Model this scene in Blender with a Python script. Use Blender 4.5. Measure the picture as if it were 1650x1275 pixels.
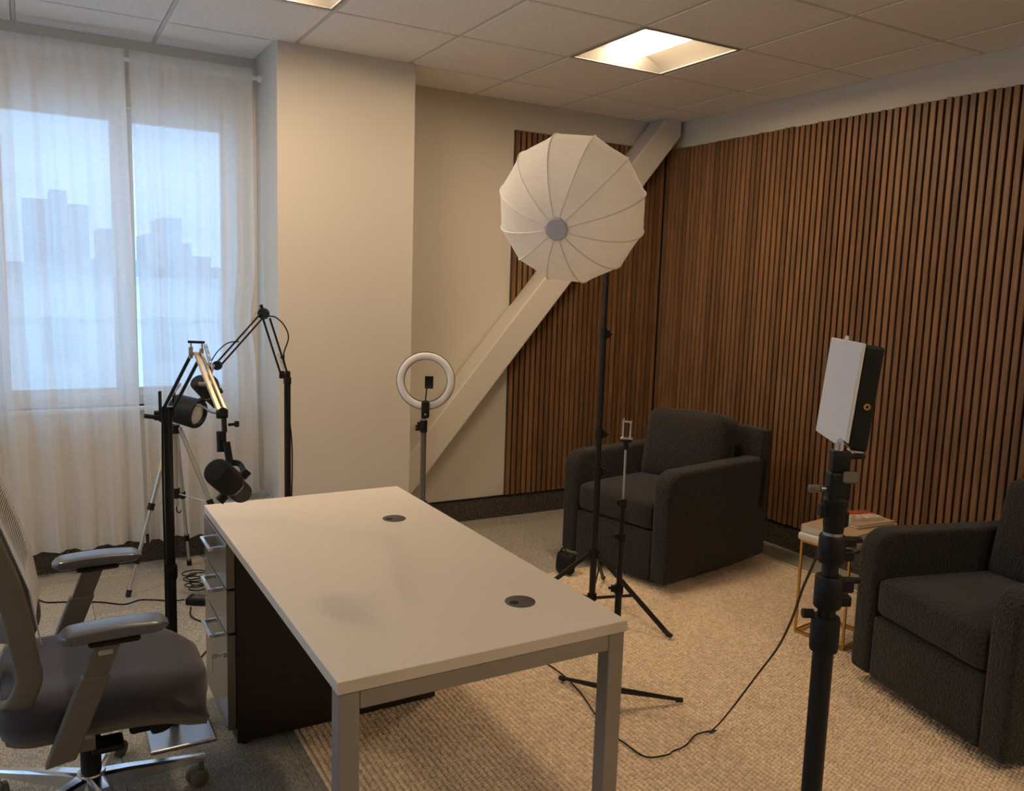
import bpy, bmesh, math, random
from mathutils import Vector, Matrix, Quaternion
random.seed(7)
PI = math.pi
V = Vector
for o in list(bpy.data.objects): bpy.data.objects.remove(o, do_unlink=True)
SC = bpy.context.scene
COL = SC.collection

# ------------------------------------------------------------ camera
cam_d = bpy.data.cameras.new('view_camera'); cam = bpy.data.objects.new('view_camera', cam_d); COL.objects.link(cam)
cam_d.sensor_fit = 'HORIZONTAL'; cam_d.sensor_width = 36.0
cam_d.lens = 1341.95 * 36.0 / 1650.0
cam_d.clip_start = 0.05; cam_d.clip_end = 2000
YAW, PITCH, ROLL = .5254, .1306, .0315
fwd = V((math.sin(YAW)*math.cos(PITCH), math.cos(YAW)*math.cos(PITCH), -math.sin(PITCH)))
rt0 = V((math.cos(YAW), -math.sin(YAW), 0)); up0 = rt0.cross(fwd)
rt = rt0*math.cos(ROLL) + up0*math.sin(ROLL); up = up0*math.cos(ROLL) - rt0*math.sin(ROLL)
M = Matrix((( rt.x, up.x, -fwd.x, 0), (rt.y, up.y, -fwd.y, 0), (rt.z, up.z, -fwd.z, 1.547), (0, 0, 0, 1)))
cam.matrix_world = M
SC.camera = cam

# ------------------------------------------------------------ world, light, exposure
SKY_STRENGTH = 2.45
SKY_COLOR = (.41, .68, 1.0)
LAMP_STRENGTH = 62.0
LAMP_COLOR = (1.0, .73, .46)
w = bpy.data.worlds.new('overcast_sky'); SC.world = w; w.use_nodes = True
wn = w.node_tree.nodes; wl = w.node_tree.links
bg = wn['Background']; bg.inputs['Strength'].default_value = SKY_STRENGTH
tc = wn.new('ShaderNodeTexCoord'); mp = wn.new('ShaderNodeMapping'); mp.inputs['Scale'].default_value = (2, 2, 9)
nz = wn.new('ShaderNodeTexNoise'); nz.inputs['Scale'].default_value = 2.2; nz.inputs['Detail'].default_value = 4
cr = wn.new('ShaderNodeValToRGB')
cr.color_ramp.elements[0].position = .35; cr.color_ramp.elements[0].color = (SKY_COLOR[0]*.82, SKY_COLOR[1]*.86, SKY_COLOR[2]*.93, 1)
cr.color_ramp.elements[1].position = .7; cr.color_ramp.elements[1].color = (SKY_COLOR[0]*1.2, SKY_COLOR[1]*1.12, SKY_COLOR[2]*1.05, 1)
wl.new(tc.outputs['Generated'], mp.inputs['Vector']); wl.new(mp.outputs['Vector'], nz.inputs['Vector'])
wl.new(nz.outputs['Fac'], cr.inputs['Fac']); wl.new(cr.outputs['Color'], bg.inputs['Color'])
vs = SC.view_settings
SC.display_settings.display_device = 'sRGB'
vs.view_transform = 'Standard'; vs.look = 'None'; vs.gamma = 1.0; vs.exposure = 0.0; vs.use_curve_mapping = False

# ------------------------------------------------------------ materials
MATS = {}
def mat(name, color, rough=.6, metal=0.0, spec=.5, noise=None, bump=None, var=None, sheen=0, coat=0):
    """noise=(scale, amount, stretch xyz) colour mottling; bump=(scale, strength, dist, stretch); var=random per object"""
    if name in MATS: return MATS[name]
    m = bpy.data.materials.new(name); m.use_nodes = True
    n = m.node_tree.nodes; l = m.node_tree.links; p = n['Principled BSDF']
    p.inputs['Roughness'].default_value = rough; p.inputs['Metallic'].default_value = metal
    p.inputs['Specular IOR Level'].default_value = spec
    if sheen: p.inputs['Sheen Weight'].default_value = sheen
    if coat: p.inputs['Coat Weight'].default_value = coat
    p.inputs['Base Color'].default_value = (*color, 1)
    tcn = n.new('ShaderNodeTexCoord')
    out = None
    if noise:
        sc, amt = noise[0], noise[1]; st = noise[2] if len(noise) > 2 else (1, 1, 1)
        mpn = n.new('ShaderNodeMapping'); mpn.inputs['Scale'].default_value = st
        l.new(tcn.outputs['Object'], mpn.inputs['Vector'])
        nn = n.new('ShaderNodeTexNoise'); nn.inputs['Scale'].default_value = sc; nn.inputs['Detail'].default_value = 5
        l.new(mpn.outputs['Vector'], nn.inputs['Vector'])
        if var:
            oi = n.new('ShaderNodeObjectInfo'); ad = n.new('ShaderNodeVectorMath'); ad.operation = 'ADD'
            ml = n.new('ShaderNodeMath'); ml.operation = 'MULTIPLY'; ml.inputs[1].default_value = 37.0
            l.new(oi.outputs['Random'], ml.inputs[0]); l.new(mpn.outputs['Vector'], ad.inputs[0]); l.new(ml.outputs[0], ad.inputs[1])
            l.new(ad.outputs[0], nn.inputs['Vector'])
        r = n.new('ShaderNodeValToRGB'); e = r.color_ramp.elements
        e[0].position = .3; e[1].position = .7
        e[0].color = (*[max(0, c*(1-amt)) for c in color], 1); e[1].color = (*[min(1, c*(1+amt)) for c in color], 1)
        l.new(nn.outputs['Fac'], r.inputs['Fac']); out = r.outputs['Color']
    if var:
        oi2 = n.new('ShaderNodeObjectInfo'); hs = n.new('ShaderNodeHueSaturation')
        mr = n.new('ShaderNodeMapRange'); mr.inputs['To Min'].default_value = 1-var; mr.inputs['To Max'].default_value = 1+var
        l.new(oi2.outputs['Random'], mr.inputs['Value']); l.new(mr.outputs['Result'], hs.inputs['Value'])
        if out: l.new(out, hs.inputs['Color'])
        else: hs.inputs['Color'].default_value = (*color, 1)
        out = hs.outputs['Color']
    if out: l.new(out, p.inputs['Base Color'])
    if bump:
        sc, stg, dist = bump[:3]; st = bump[3] if len(bump) > 3 else (1, 1, 1)
        mb_ = n.new('ShaderNodeMapping'); mb_.inputs['Scale'].default_value = st
        l.new(tcn.outputs['Object'], mb_.inputs['Vector'])
        bn = n.new('ShaderNodeTexNoise'); bn.inputs['Scale'].default_value = sc; bn.inputs['Detail'].default_value = 3
        l.new(mb_.outputs['Vector'], bn.inputs['Vector'])
        b = n.new('ShaderNodeBump'); b.inputs['Strength'].default_value = stg; b.inputs['Distance'].default_value = dist
        l.new(bn.outputs['Fac'], b.inputs['Height']); l.new(b.outputs['Normal'], p.inputs['Normal'])
    MATS[name] = m
    return m

def emis(name, color, strength):
    m = bpy.data.materials.new(name); m.use_nodes = True
    n = m.node_tree.nodes; n.remove(n['Principled BSDF'])
    e = n.new('ShaderNodeEmission'); e.inputs['Color'].default_value = (*color, 1); e.inputs['Strength'].default_value = strength
    m.node_tree.links.new(e.outputs[0], n['Material Output'].inputs['Surface']); MATS[name] = m
    return m

mat('wall_paint', (.65, .615, .545), .75, bump=(260, .08, .002))
mat('reveal_paint', (.74, .70, .62), .75)
mat('ceiling_tile', (.90, .89, .87), .9, noise=(70, .06), bump=(240, .5, .003))
mat('grid_metal', (.66, .64, .61), .55)
mat('carpet', (.36, .335, .285), .95, noise=(230, .45, (1, .35, 1)), bump=(300, .9, .006, (1, .35, 1)), var=.10)
mat('carpet_seam', (.06, .055, .045), .95)
mat('base_carpet', (.070, .058, .045), .8, noise=(70, .65), bump=(160, .6, .004))
mat('walnut', (.20, .103, .046), .5, noise=(5, .28, (14, 14, .9)), bump=(60, .12, .002, (4, 4, .1)), var=.22)
mat('felt', (.006, .005, .005), .98)
mat('beam_paint', (.68, .645, .575), .6)
mat('window_white', (.78, .80, .80), .4)
mat('black_matte', (.0075, .007, .007), .55, spec=.3)
mat('black_metal', (.008, .0072, .0075), .38, spec=.4)
mat('black_foam', (.014, .013, .012), .95, bump=(900, .8, .002))
mat('rubber', (.015, .015, .015), .8)
mat('chrome', (.72, .72, .74), .16, 1.0)
mat('steel', (.55, .55, .56), .32, 1.0)
mat('aluminium', (.62, .61, .60), .34, .9)
mat('desk_laminate', (.68, .625, .54), .50, spec=.5, noise=(420, .10))
mat('desk_edge', (.42, .38, .33), .5, noise=(420, .06))
mat('desk_metal', (.34, .325, .30), .40, .45)
mat('espresso', (.017, .009, .007), .45, noise=(6, .4, (1, 1, 12)))
mat('drawer_face', (.20, .185, .165), .26, .55)
mat('plate_steel', (.42, .42, .43), .24, .85)
mat('grommet', (.075, .062, .055), .5)
mat('grommet_hole', (.006, .006, .006), .8)
mat('chair_fabric', (.034, .030, .038), .88, noise=(600, .3), sheen=.25, bump=(700, .4, .001))
mat('chair_plastic', (.135, .118, .092), .5)
mat('chair_pad', (.085, .085, .095), .34, spec=.9, coat=.25)
mat('chair_mesh', (.40, .36, .29), .6)
mat('boucle', (.0185, .0142, .0125), .97, noise=(120, .95), bump=(130, 1.0, .008), sheen=.12)
mat('boucle_dark', (.018, .015, .013), .97, bump=(230, 1.0, .006))
mat('lantern_rib', (.80, .77, .72), .8)
mat('lantern_cap', (.50, .49, .53), .7)
mat('diffuser', (.72, .71, .70), .55)
mat('brass', (.62, .42, .14), .3, 1.0)
mat('warm_tube', (.62, .50, .34), .3, 1.0)  # on the mic arm, a warm reflection put into the steel colour
mat('book_tan', (.50, .36, .22), .65, noise=(14, .12))
mat('book_pages', (.74, .70, .60), .8, noise=(3, .08, (1, 1, 160)))
mat('white_stone', (.74, .71, .62), .35)
mat('cover_red', (.42, .07, .03), .5, noise=(22, .5))
mat('cover_cream', (.62, .52, .40), .5, noise=(60, .7))
mat('bag_plastic', (.55, .53, .50), .35)
mat('basket', (.30, .29, .27), .6)
mat('tower_far', (.62, .69, .75), .9, noise=(.4, .12))  # distance haze is put into these pale building and ground colours
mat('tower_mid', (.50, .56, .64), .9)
mat('bldg_white', (.88, .90, .92), .9)
mat('bldg_window', (.62, .68, .74), .4)
mat('ground_far', (.55, .58, .60), .95)
mat('rug_base', (.48, .37, .24), .97)
mat('tape', (.66, .55, .35), .7)
mat('lens_glass', (.55, .57, .60), .12, coat=.5)  # pale base colour paints the reflection on the lens
mat('wood_panel_edge', (.10, .045, .02), .55)

# woven rug wool: tone changes from loop to loop
m = mat('rug_wool', (.82, .66, .48), .95, noise=(55, .20), bump=(500, .6, .002))
# sheer curtain cloth: partly see-through, partly translucent
def sheer(name, see, col, tl):
    m = bpy.data.materials.new(name); m.use_nodes = True; n = m.node_tree.nodes; l = m.node_tree.links
    n.remove(n['Principled BSDF'])
    t = n.new('ShaderNodeBsdfTransparent'); d = n.new('ShaderNodeBsdfDiffuse'); tr = n.new('ShaderNodeBsdfTranslucent')
    d.inputs['Color'].default_value = (*col, 1); tr.inputs['Color'].default_value = (*col, 1)
    a = n.new('ShaderNodeMixShader'); a.inputs[0].default_value = tl
    l.new(d.outputs[0], a.inputs[1]); l.new(tr.outputs[0], a.inputs[2])
    b = n.new('ShaderNodeMixShader')
    tcn = n.new('ShaderNodeTexCoord'); mp_ = n.new('ShaderNodeMapping'); mp_.inputs['Scale'].default_value = (30, 30, 330)
    nn = n.new('ShaderNodeTexNoise'); nn.inputs['Scale'].default_value = 1.0; nn.inputs['Detail'].default_value = 2
    mr = n.new('ShaderNodeMapRange'); mr.inputs['From Min'].default_value = .3; mr.inputs['From Max'].default_value = .7
    mr.inputs['To Min'].default_value = 1-see-.04; mr.inputs['To Max'].default_value = 1-see+.04
    l.new(tcn.outputs['Object'], mp_.inputs['Vector']); l.new(mp_.outputs[0], nn.inputs['Vector']); l.new(nn.outputs['Fac'], mr.inputs['Value'])
    l.new(mr.outputs[0], b.inputs[0]); l.new(t.outputs[0], b.inputs[1]); l.new(a.outputs[0], b.inputs[2])
    l.new(b.outputs[0], n['Material Output'].inputs['Surface']); MATS[name] = m
sheer('curtain_sheer', .23, (.90, .895, .885), .55)
sheer('liner_sheer', .45, (.75, .74, .72), .5)
sheer('lantern_cloth', .04, (.92, .90, .86), .5)
# window glass: clear with faint reflection
m = bpy.data.materials.new('glass'); m.use_nodes = True; n = m.node_tree.nodes; l = m.node_tree.links
n.remove(n['Principled BSDF']); t = n.new('ShaderNodeBsdfTransparent'); t.inputs[0].default_value = (.95, .98, 1, 1)
g = n.new('ShaderNodeBsdfGlossy'); g.inputs['Roughness'].default_value = .02; x = n.new('ShaderNodeMixShader'); x.inputs[0].default_value = .06
l.new(t.outputs[0], x.inputs[1]); l.new(g.outputs[0], x.inputs[2]); l.new(x.outputs[0], n['Material Output'].inputs['Surface']); MATS['glass'] = m
emis('lamp_lens', LAMP_COLOR, LAMP_STRENGTH)
mat('troffer_white', (.33, .315, .29), .5)

# ------------------------------------------------------------ mesh helpers
class MB:
    def __init__(s): s.v = []; s.f = []; s.sm = []
    def add(s, vs, fs, smooth=False):
        b = len(s.v); s.v += [tuple(p) for p in vs]; s.f += [[b+i for i in f] for f in fs]; s.sm += [smooth]*len(fs); return s
    def addbm(s, bm, smooth=False, mx=None):
        if mx is not None: bmesh.ops.transform(bm, matrix=mx, verts=bm.verts)
        bm.verts.index_update()
        s.add([v.co[:] for v in bm.verts], [[v.index for v in f.verts] for f in bm.faces], smooth); bm.free(); return s
    def box(s, lo, hi, bev=0, seg=2, mx=None, smooth=False):
        lo, hi = V(lo), V(hi); bm = bmesh.new(); bmesh.ops.create_cube(bm, size=1)
        d = hi-lo; c = (hi+lo)/2
        bmesh.ops.transform(bm, matrix=Matrix.Translation(c) @ Matrix.Diagonal((d.x, d.y, d.z, 1)), verts=bm.verts)
        if bev: bmesh.ops.bevel(bm, geom=bm.edges[:], offset=bev, segments=seg, affect='EDGES', profile=.5)
        return s.addbm(bm, smooth or bev > 0 and seg > 2, mx)
    def cyl(s, a, b, r, r2=None, n=16, cap=True, smooth=True):
        a, b = V(a), V(b); r2 = r if r2 is None else r2
        q = V((0, 0, 1)).rotation_difference((b-a).normalized())
        vs = []
        for p, rr in ((a, r), (b, r2)):
            for i in range(n):
                t = 2*PI*i/n; vs.append(p + q @ V((rr*math.cos(t), rr*math.sin(t), 0)))
        s.add(vs, [[i, (i+1) % n, n+(i+1) % n, n+i] for i in range(n)], smooth)
        if cap: s.add(vs[:n], [list(range(n))[::-1]]); s.add(vs[n:], [list(range(n))])
        return s
    def lathe(s, prof, n=24, o=(0, 0, 0), axis=(0, 0, 1), smooth=True, close=False):
        q = V((0, 0, 1)).rotation_difference(V(axis).normalized()); o = V(o); vs = []; fs = []
        for r, z in prof:
            for i in range(n):
                t = 2*PI*i/n; vs.append(o + q @ V((r*math.cos(t), r*math.sin(t), z)))
        k = len(prof)
        for j in range(k-1 if not close else k):
            j2 = (j+1) % k
            for i in range(n): fs.append([j*n+i, j*n+(i+1) % n, j2*n+(i+1) % n, j2*n+i])
        s.add(vs, fs, smooth)
        if not close:
            if prof[0][0] > 1e-5: s.add(vs[:n], [list(range(n))[::-1]])
            if prof[-1][0] > 1e-5: s.add(vs[-n:], [list(range(n))])
        return s
    def sweep(s, pts, sec, closed=False, cap=True, smooth=True, upv=None, scale=None):
        """sec: list of (a,b) in the frame; parallel transport"""
        pts = [V(p) for p in pts]; n = len(sec); k = len(pts); vs = []
        tang = []
        for i in range(k):
            if closed: t = pts[(i+1) % k]-pts[i-1]
            else: t = pts[min(i+1, k-1)]-pts[max(i-1, 0)]
            tang.append(t.normalized())
        u = V(upv) if upv else (V((0, 0, 1)) if abs(tang[0].z) < .9 else V((1, 0, 0)))
        u = (u - tang[0]*u.dot(tang[0])).normalized()
        for i in range(k):
            if i: u = (tang[i-1].rotation_difference(tang[i]) @ u); u = (u - tang[i]*u.dot(tang[i])).normalized()
            w_ = tang[i].cross(u); sc = scale[i] if scale else 1
            for a, b in sec: vs.append(pts[i] + u*a*sc + w_*b*sc)
        fs = []
        for j in range(k if closed else k-1):
            j2 = (j+1) % k
            for i in range(n): fs.append([j*n+i, j*n+(i+1) % n, j2*n+(i+1) % n, j2*n+i])
        s.add(vs, fs, smooth)
        if cap and not closed: s.add(vs[:n], [list(range(n))[::-1]]); s.add(vs[-n:], [list(range(n))])
        return s
    def tube(s, pts, r, n=8, closed=False, scale=None):
        return s.sweep(pts, [(r*math.cos(2*PI*i/n), r*math.sin(2*PI*i/n)) for i in range(n)], closed, scale=scale)
    def prism(s, poly, lo, hi, axis='y', smooth=False):
        def P3(a, b, c): return {'y': (a, c, b), 'x': (c, a, b), 'z': (a, b, c)}[axis]
        n = len(poly); vs = [P3(a, b, lo) for a, b in poly] + [P3(a, b, hi) for a, b in poly]
        s.add(vs, [list(range(n)), list(range(n, 2*n))[::-1]])
        s.add(vs, [[i, n+i, n+(i+1) % n, (i+1) % n] for i in range(n)], smooth); return s
    def soft(s, c, half, r, puff=(0, 0, 0), seg=10, mx=None):
        """cushion: rounded box with bulging faces"""
        bm = bmesh.new(); bmesh.ops.create_cube(bm, size=2)
        bmesh.ops.subdivide_edges(bm, edges=bm.edges[:], cuts=seg, use_grid_fill=True)
        h = V(half); c = V(c)
        for v in bm.verts:
            p = v.co.copy()
            f = V([math.sin(p[i]*PI/2*.999) if False else p[i] for i in range(3)])
            q = V([f[i]*h[i] for i in range(3)])
            inn = V([max(-(h[i]-r), min(h[i]-r, q[i])) for i in range(3)])
            d = q-inn
            if d.length > 1e-6:
                m_ = max(abs(d.x), abs(d.y), abs(d.z)); d = d.normalized()*m_
            q = inn+d
            b = [(1-f[i]*f[i]) for i in range(3)]
            q.x += puff[0]*f.x*b[1]*b[2]; q.y += puff[1]*f.y*b[0]*b[2]; q.z += puff[2]*f.z*b[0]*b[1]
            v.co = q+c
        return s.addbm(bm, True, mx)
    def build(s, name, m, parent=None, off=None):
        me = bpy.data.meshes.new(name)
        o_ = V(off) if off is not None else V((0, 0, 0))
        me.from_pydata([(p[0]-o_.x, p[1]-o_.y, p[2]-o_.z) for p in s.v], [], s.f)
        bm = bmesh.new(); bm.from_mesh(me); bmesh.ops.remove_doubles(bm, verts=bm.verts, dist=1e-6)
        # keep smooth flags
        bmesh.ops.recalc_face_normals(bm, faces=bm.faces); 
        bm.to_mesh(me); bm.free()
        if any(s.sm):
            me.polygons.foreach_set('use_smooth', [True]*len(me.polygons))
            try: me.set_sharp_from_angle(angle=math.radians(38))
            except Exception: pass
        me.materials.append(MATS[m]); me.update()
        o = bpy.data.objects.new(name, me); COL.objects.link(o)
        if parent: o.parent = parent
        return o

def thing(name, label, cat, loc=(0, 0, 0), rz=0, group=None):
    o = bpy.data.objects.new(name, None); COL.objects.link(o); o.empty_display_size = .05
    o.location = loc; o.rotation_euler = (0, 0, rz); o['label'] = label; o['category'] = cat
    if group: o['group'] = group
    return o
def tag(o, label, cat, group=None):
    o['label'] = label; o['category'] = cat
    if group: o['group'] = group
    return o
def struct(o, label=None):
    o['kind'] = 'structure'
    if label: o['label'] = label
    return o
def sroot(name, label=None, loc=(0, 0, 0)):
    o = bpy.data.objects.new(name, None); COL.objects.link(o); o.location = loc; o['kind'] = 'structure'
    if label: o['label'] = label
    return o
def inst(src, name, parent, loc, rot=None, mesh=None):
    o = bpy.data.objects.new(name, mesh or src.data); COL.objects.link(o); o.parent = parent; o.location = loc
    if rot: o.rotation_euler = rot
    return o
def crom(pts, k=8, closed=False):
    pts = [V(p) for p in pts]; out = []; n = len(pts)
    for i in range(n if closed else n-1):
        g = lambda j: pts[j % n] if closed else pts[max(0, min(n-1, j))]
        p0, p1, p2, p3 = g(i-1), g(i), g(i+1), g(i+2)
        for t in range(k):
            t /= k
            out.append(.5*((2*p1)+(p2-p0)*t+(2*p0-5*p1+4*p2-p3)*t*t+(3*p1-p0-3*p2+p3)*t**3))
    if not closed: out.append(pts[-1])
    return out
def rrect(w, h, r, n=4):
    out = []
    for cx, cy, a0 in ((w/2-r, h/2-r, 0), (-w/2+r, h/2-r, 90), (-w/2+r, -h/2+r, 180), (w/2-r, -h/2+r, 270)):
        for i in range(n+1):
            a = math.radians(a0+90*i/n); out.append((cx+r*math.cos(a), cy+r*math.sin(a)))
    return out
def orient(c, ax, ay, az):
    return Matrix(((ax[0], ay[0], az[0], c[0]), (ax[1], ay[1], az[1], c[1]), (ax[2], ay[2], az[2], c[2]), (0, 0, 0, 1)))

# ------------------------------------------------------------ room shell
CEIL = 2.715; YB = 4.77; XR = 3.981; XL = -2.3; YN = -2.3
CX0, CX1, CY = 1.102, 1.844, 4.318       # column
GX, GY, SX, SY = 1.2018, 3.7214, .61, .6179
fl = struct(MB().box((XL-.1, YN-.1, -.12), (XR+.1, YB+.1, -.006)).build('floor', 'carpet_seam'), 'grey beige carpet tile floor')
TS = .5
tile = None
for i in range(13):
    for j in range(15):
        x0 = XL + i*TS; y1 = YB - .13 - j*TS + TS - .06
        xa, xb = max(x0, XL), min(x0+TS, XR); ya, yb_ = max(y1-TS, YN), min(y1, YB)
        if xb-xa < .02 or yb_-ya < .02: continue
        full = abs(xb-xa-TS) < 1e-6 and abs(yb_-ya-TS) < 1e-6
        hx, hy = (xb-xa)/2-.0012, (yb_-ya)/2-.0012
        if full and tile: o = inst(tile, 'carpet_tile', fl, ((xa+xb)/2, (ya+yb_)/2, 0))
        else:
            o = MB().box((-hx, -hy, -.006), (hx, hy, 0)).build('carpet_tile', 'carpet', fl); o.location = ((xa+xb)/2, (ya+yb_)/2, 0)
            if full: tile = o

# back wall with the window openings
WX0, WX1, WZ0, WZ1 = -.150, .985, .855, 2.385
UX0, UX1 = -1.85, -.715
b = MB()
for xa, xb in ((XL-.1, UX0), (UX1, WX0), (WX1, XR+.1)): b.box((xa, YB, 0), (xb, YB+.16, CEIL+.1))
for xa, xb in ((UX0, UX1), (WX0, WX1)): b.box((xa, YB, 0), (xb, YB+.16, WZ0)); b.box((xa, YB, WZ1), (xb, YB+.16, CEIL+.1))
struct(b.build('wall_back', 'wall_paint'), 'cream painted back wall with the window')
struct(MB().box((XR, YN-.1, 0), (XR+.12, YB, CEIL+.1)).build('wall_right', 'wall_paint'), 'cream wall above the slat panelling')
LY0, LY1 = 1.25, 3.65                     # window opening in the left wall
b = MB()
b.box((XL-.16, YN-.1, 0), (XL, LY0, CEIL+.1)); b.box((XL-.16, LY1, 0), (XL, YB, CEIL+.1))
b.box((XL-.16, LY0, 0), (XL, LY1, WZ0)); b.box((XL-.16, LY0, WZ1), (XL, LY1, CEIL+.1))
struct(b.build('wall_left', 'wall_paint'), 'cream wall left of the view with a wide window')
struct(MB().box((XL, YN-.12, 0), (XR, YN, CEIL+.1)).build('wall_front', 'wall_paint'))
struct(MB().box((CX0, CY, 0), (CX1, YB, CEIL+.02), bev=.004, seg=1).build('wall_column', 'wall_paint'), 'boxed cream column between window and slat panel')

# baseboards (dark mottled carpet strips cut in lengths)
def baseboard(name, x0, x1, y, ny, step=.5, ax='x'):
    r_ = sroot(name, 'dark mottled carpet base strip'); L = x1-x0; k = max(1, round(L/step))
    for i in range(k):
        a = x0+L*i/k+.0008; c = x0+L*(i+1)/k-.0008
        bb = MB()
        if ax == 'x': bb.box((a, min(y, y+ny*.012), 0.0), (c, max(y, y+ny*.012), .143))
        else: bb.box((min(y, y+ny*.012), a, 0.0), (max(y, y+ny*.012), c, .143))
        bb.build('base_strip', 'base_carpet', r_)
    t = MB()
    if ax == 'x': t.box((x0, min(y, y+ny*.016), .143), (x1, max(y, y+ny*.016), .149))
    else: t.box((min(y, y+ny*.016), x0, .143), (max(y, y+ny*.016), x1, .149))
    t.build('base_cap', 'black_matte', r_)
baseboard('baseboard_back', CX1+.013, XR, YB, -1)
baseboard('baseboard_window', XL, CX0-.013, YB, -1)
baseboard('baseboard_column', CX0-.012, CX1+.012, CY, -1)
baseboard('baseboard_column_window_side', CY, YB-.013, CX0, -1, ax='y')
baseboard('baseboard_column_panel_side', CY, YB-.013, CX1, 1, ax='y')
baseboard('baseboard_right', YN, YB-.013, XR, -1, ax='y')

# ceiling: slab, lay-in tiles, grid bars, wall angle
ce = struct(MB().box((XL-.1, YN-.1, CEIL+.085), (XR+.1, YB+.1, CEIL+.16)).build('ceiling', 'ceiling_tile'), 'suspended ceiling of square lay-in tiles')
xs = [GX+i*SX for i in range(-6, 5)]; ys = [GY+j*SY for j in range(-10, 2)]
xs = [XL]+[v for v in xs if v > XL+.05]+[XR]; ys = [YN]+[v for v in ys if v > YN+.05]+[YB]
LIGHTS = []
for ci, cj in ((2, -1), (-1, -1), (-4, -1), (2, -8), (-1, -8)):  # last two are unseen fill lights, added to brighten camera-facing sides
    LIGHTS.append((GX+ci*SX, GX+(ci+1)*SX, GY+cj*SY, GY+(cj+1)*SY))
GB = .0085
ctile = None
for i in range(len(xs)-1):
    for j in range(len(ys)-1):
        xa, xb, ya, yb_ = xs[i], xs[i+1], ys[j], ys[j+1]
        if any(abs((xa+xb)/2-(L[0]+L[1])/2) < .1 and abs((ya+yb_)/2-(L[2]+L[3])/2) < .1 for L in LIGHTS): continue
        if yb_ > CY+.1:                      # last row is interrupted by the column
            if xa >= CX0-.01 and xb <= CX1+.01: continue
            if xa < CX0 < xb: xb = CX0
            if xa < CX1 < xb: xa = CX1
        hx, hy = (xb-xa)/2-GB-.002, (yb_-ya)/2-GB-.002
        if hx < .02 or hy < .02: continue
        full = abs(xb-xa-SX) < 1e-4 and abs(yb_-ya-SY) < 1e-4
        if full and ctile: inst(ctile, 'ceiling_tile', ce, ((xa+xb)/2, (ya+yb_)/2, CEIL))
        else:
            o = MB().box((-hx, -hy, -.003), (hx, hy, .014), bev=.003, seg=1).build('ceiling_tile', 'ceiling_tile', ce); o.location = ((xa+xb)/2, (ya+yb_)/2, CEIL)
            if full: ctile = o
for x in xs[1:-1]:
    y1 = CY if CX0 < x < CX1 else YB
    MB().box((x-GB, YN, CEIL), (x+GB, y1, CEIL+.02)).build('grid_bar', 'grid_metal', ce)
for y in ys[1:-1]:
    if y > CY:
        for a, c in ((XL, CX0), (CX1, XR)): MB().box((a, y-GB, CEIL+.0004), (c, y+GB, CEIL+.02)).build('grid_bar', 'grid_metal', ce)
    else: MB().box((XL, y-GB, CEIL+.0004), (XR, y+GB, CEIL+.02)).build('grid_bar', 'grid_metal', ce)
tr = sroot('trim_1', 'thin metal angle where ceiling meets wall')
for lo, hi in (((XL, YB-.022, CEIL-.002), (CX0, YB, CEIL+.012)), ((CX1, YB-.022, CEIL-.002), (XR, YB, CEIL+.012)),
               ((CX0-.02, CY-.02, CEIL-.002), (CX1+.02, CY, CEIL+.012)), ((CX0-.022, CY, CEIL-.002), (CX0, YB-.022, CEIL+.012)),
               ((CX1, CY, CEIL-.002), (CX1+.022, YB-.022, CEIL+.012)), ((XR-.022, YN, CEIL-.002), (XR, YB-.022, CEIL+.012))):
    MB().box(lo, hi).build('wall_angle', 'grid_metal', tr)

# diagonal steel brace boxed in plaster, running from behind the column up into the corner
SL = 1.186
zt = lambda x: 2.715-SL*(3.806-x)
zl = lambda x: 2.238-SL*(3.628-x)
b = MB(); b.prism([(CX1+.001, zl(CX1)), (3.938, zl(3.938)), (3.938, CEIL-.001), (3.806, CEIL-.001), (CX1+.001, zt(CX1))], 4.579, YB-.012, 'y')
bm_ = b.build('diagonal_brace', 'beam_paint'); struct(bm_, 'cream boxed diagonal beam rising from column to ceiling corner')
bv = bm_.modifiers.new('edge', 'BEVEL'); bv.width = .008; bv.segments = 3; bv.limit_method = 'ANGLE'

# windows: frame, mullion, sashes, panes, sill
def window(name, label, X0, X1):
    wr = sroot(name, label, ((X0+X1)/2, YB+.08, WZ0)); off = wr.location
    FW = .030; YF = YB+.07; MX = (X0+X1)/2+.02
    b = MB()
    b.box((X0, YF, WZ0), (X0+FW, YF+.07, WZ1)); b.box((X1-FW, YF, WZ0), (X1, YF+.07, WZ1))
    b.box((X0+FW, YF, WZ0), (X1-FW, YF+.07, WZ0+.05)); b.box((X0+FW, YF, WZ1-FW), (X1-FW, YF+.07, WZ1))
    b.build('window_frame', 'window_white', wr, off)
    MB().box((MX-.03, YF-.005, WZ0+.05), (MX+.03, YF+.07, WZ1-FW), bev=.004, seg=1).build('mullion', 'window_white', wr, off)
    for a, c in ((X0+FW, MX-.03), (MX+.03, X1-FW)):
        s_ = MB()
        s_.box((a, YF+.015, WZ0+.05), (a+.024, YF+.055, WZ1-FW)); s_.box((c-.024, YF+.015, WZ0+.05), (c, YF+.055, WZ1-FW))
        s_.box((a+.024, YF+.015, WZ0+.05), (c-.024, YF+.055, WZ0+.09)); s_.box((a+.024, YF+.015, WZ1-FW-.03), (c-.024, YF+.055, WZ1-FW))
        so = s_.build('sash', 'window_white', wr, off)
        MB().box((a+.024, YF+.033, WZ0+.09), (c-.024, YF+.037, WZ1-FW-.03)).build('pane', 'glass', so, off)
    MB().box((X0-.02, YB-.035, WZ0-.022), (X1+.02, YF, WZ0), bev=.004, seg=1).build('window_sill', 'window_white', wr, off)
    return wr
window('window_1', 'white framed two-light window behind sheer curtains', WX0, WX1)
window('window_2', 'second window of the same wall, left of the view', UX0, UX1)
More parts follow.
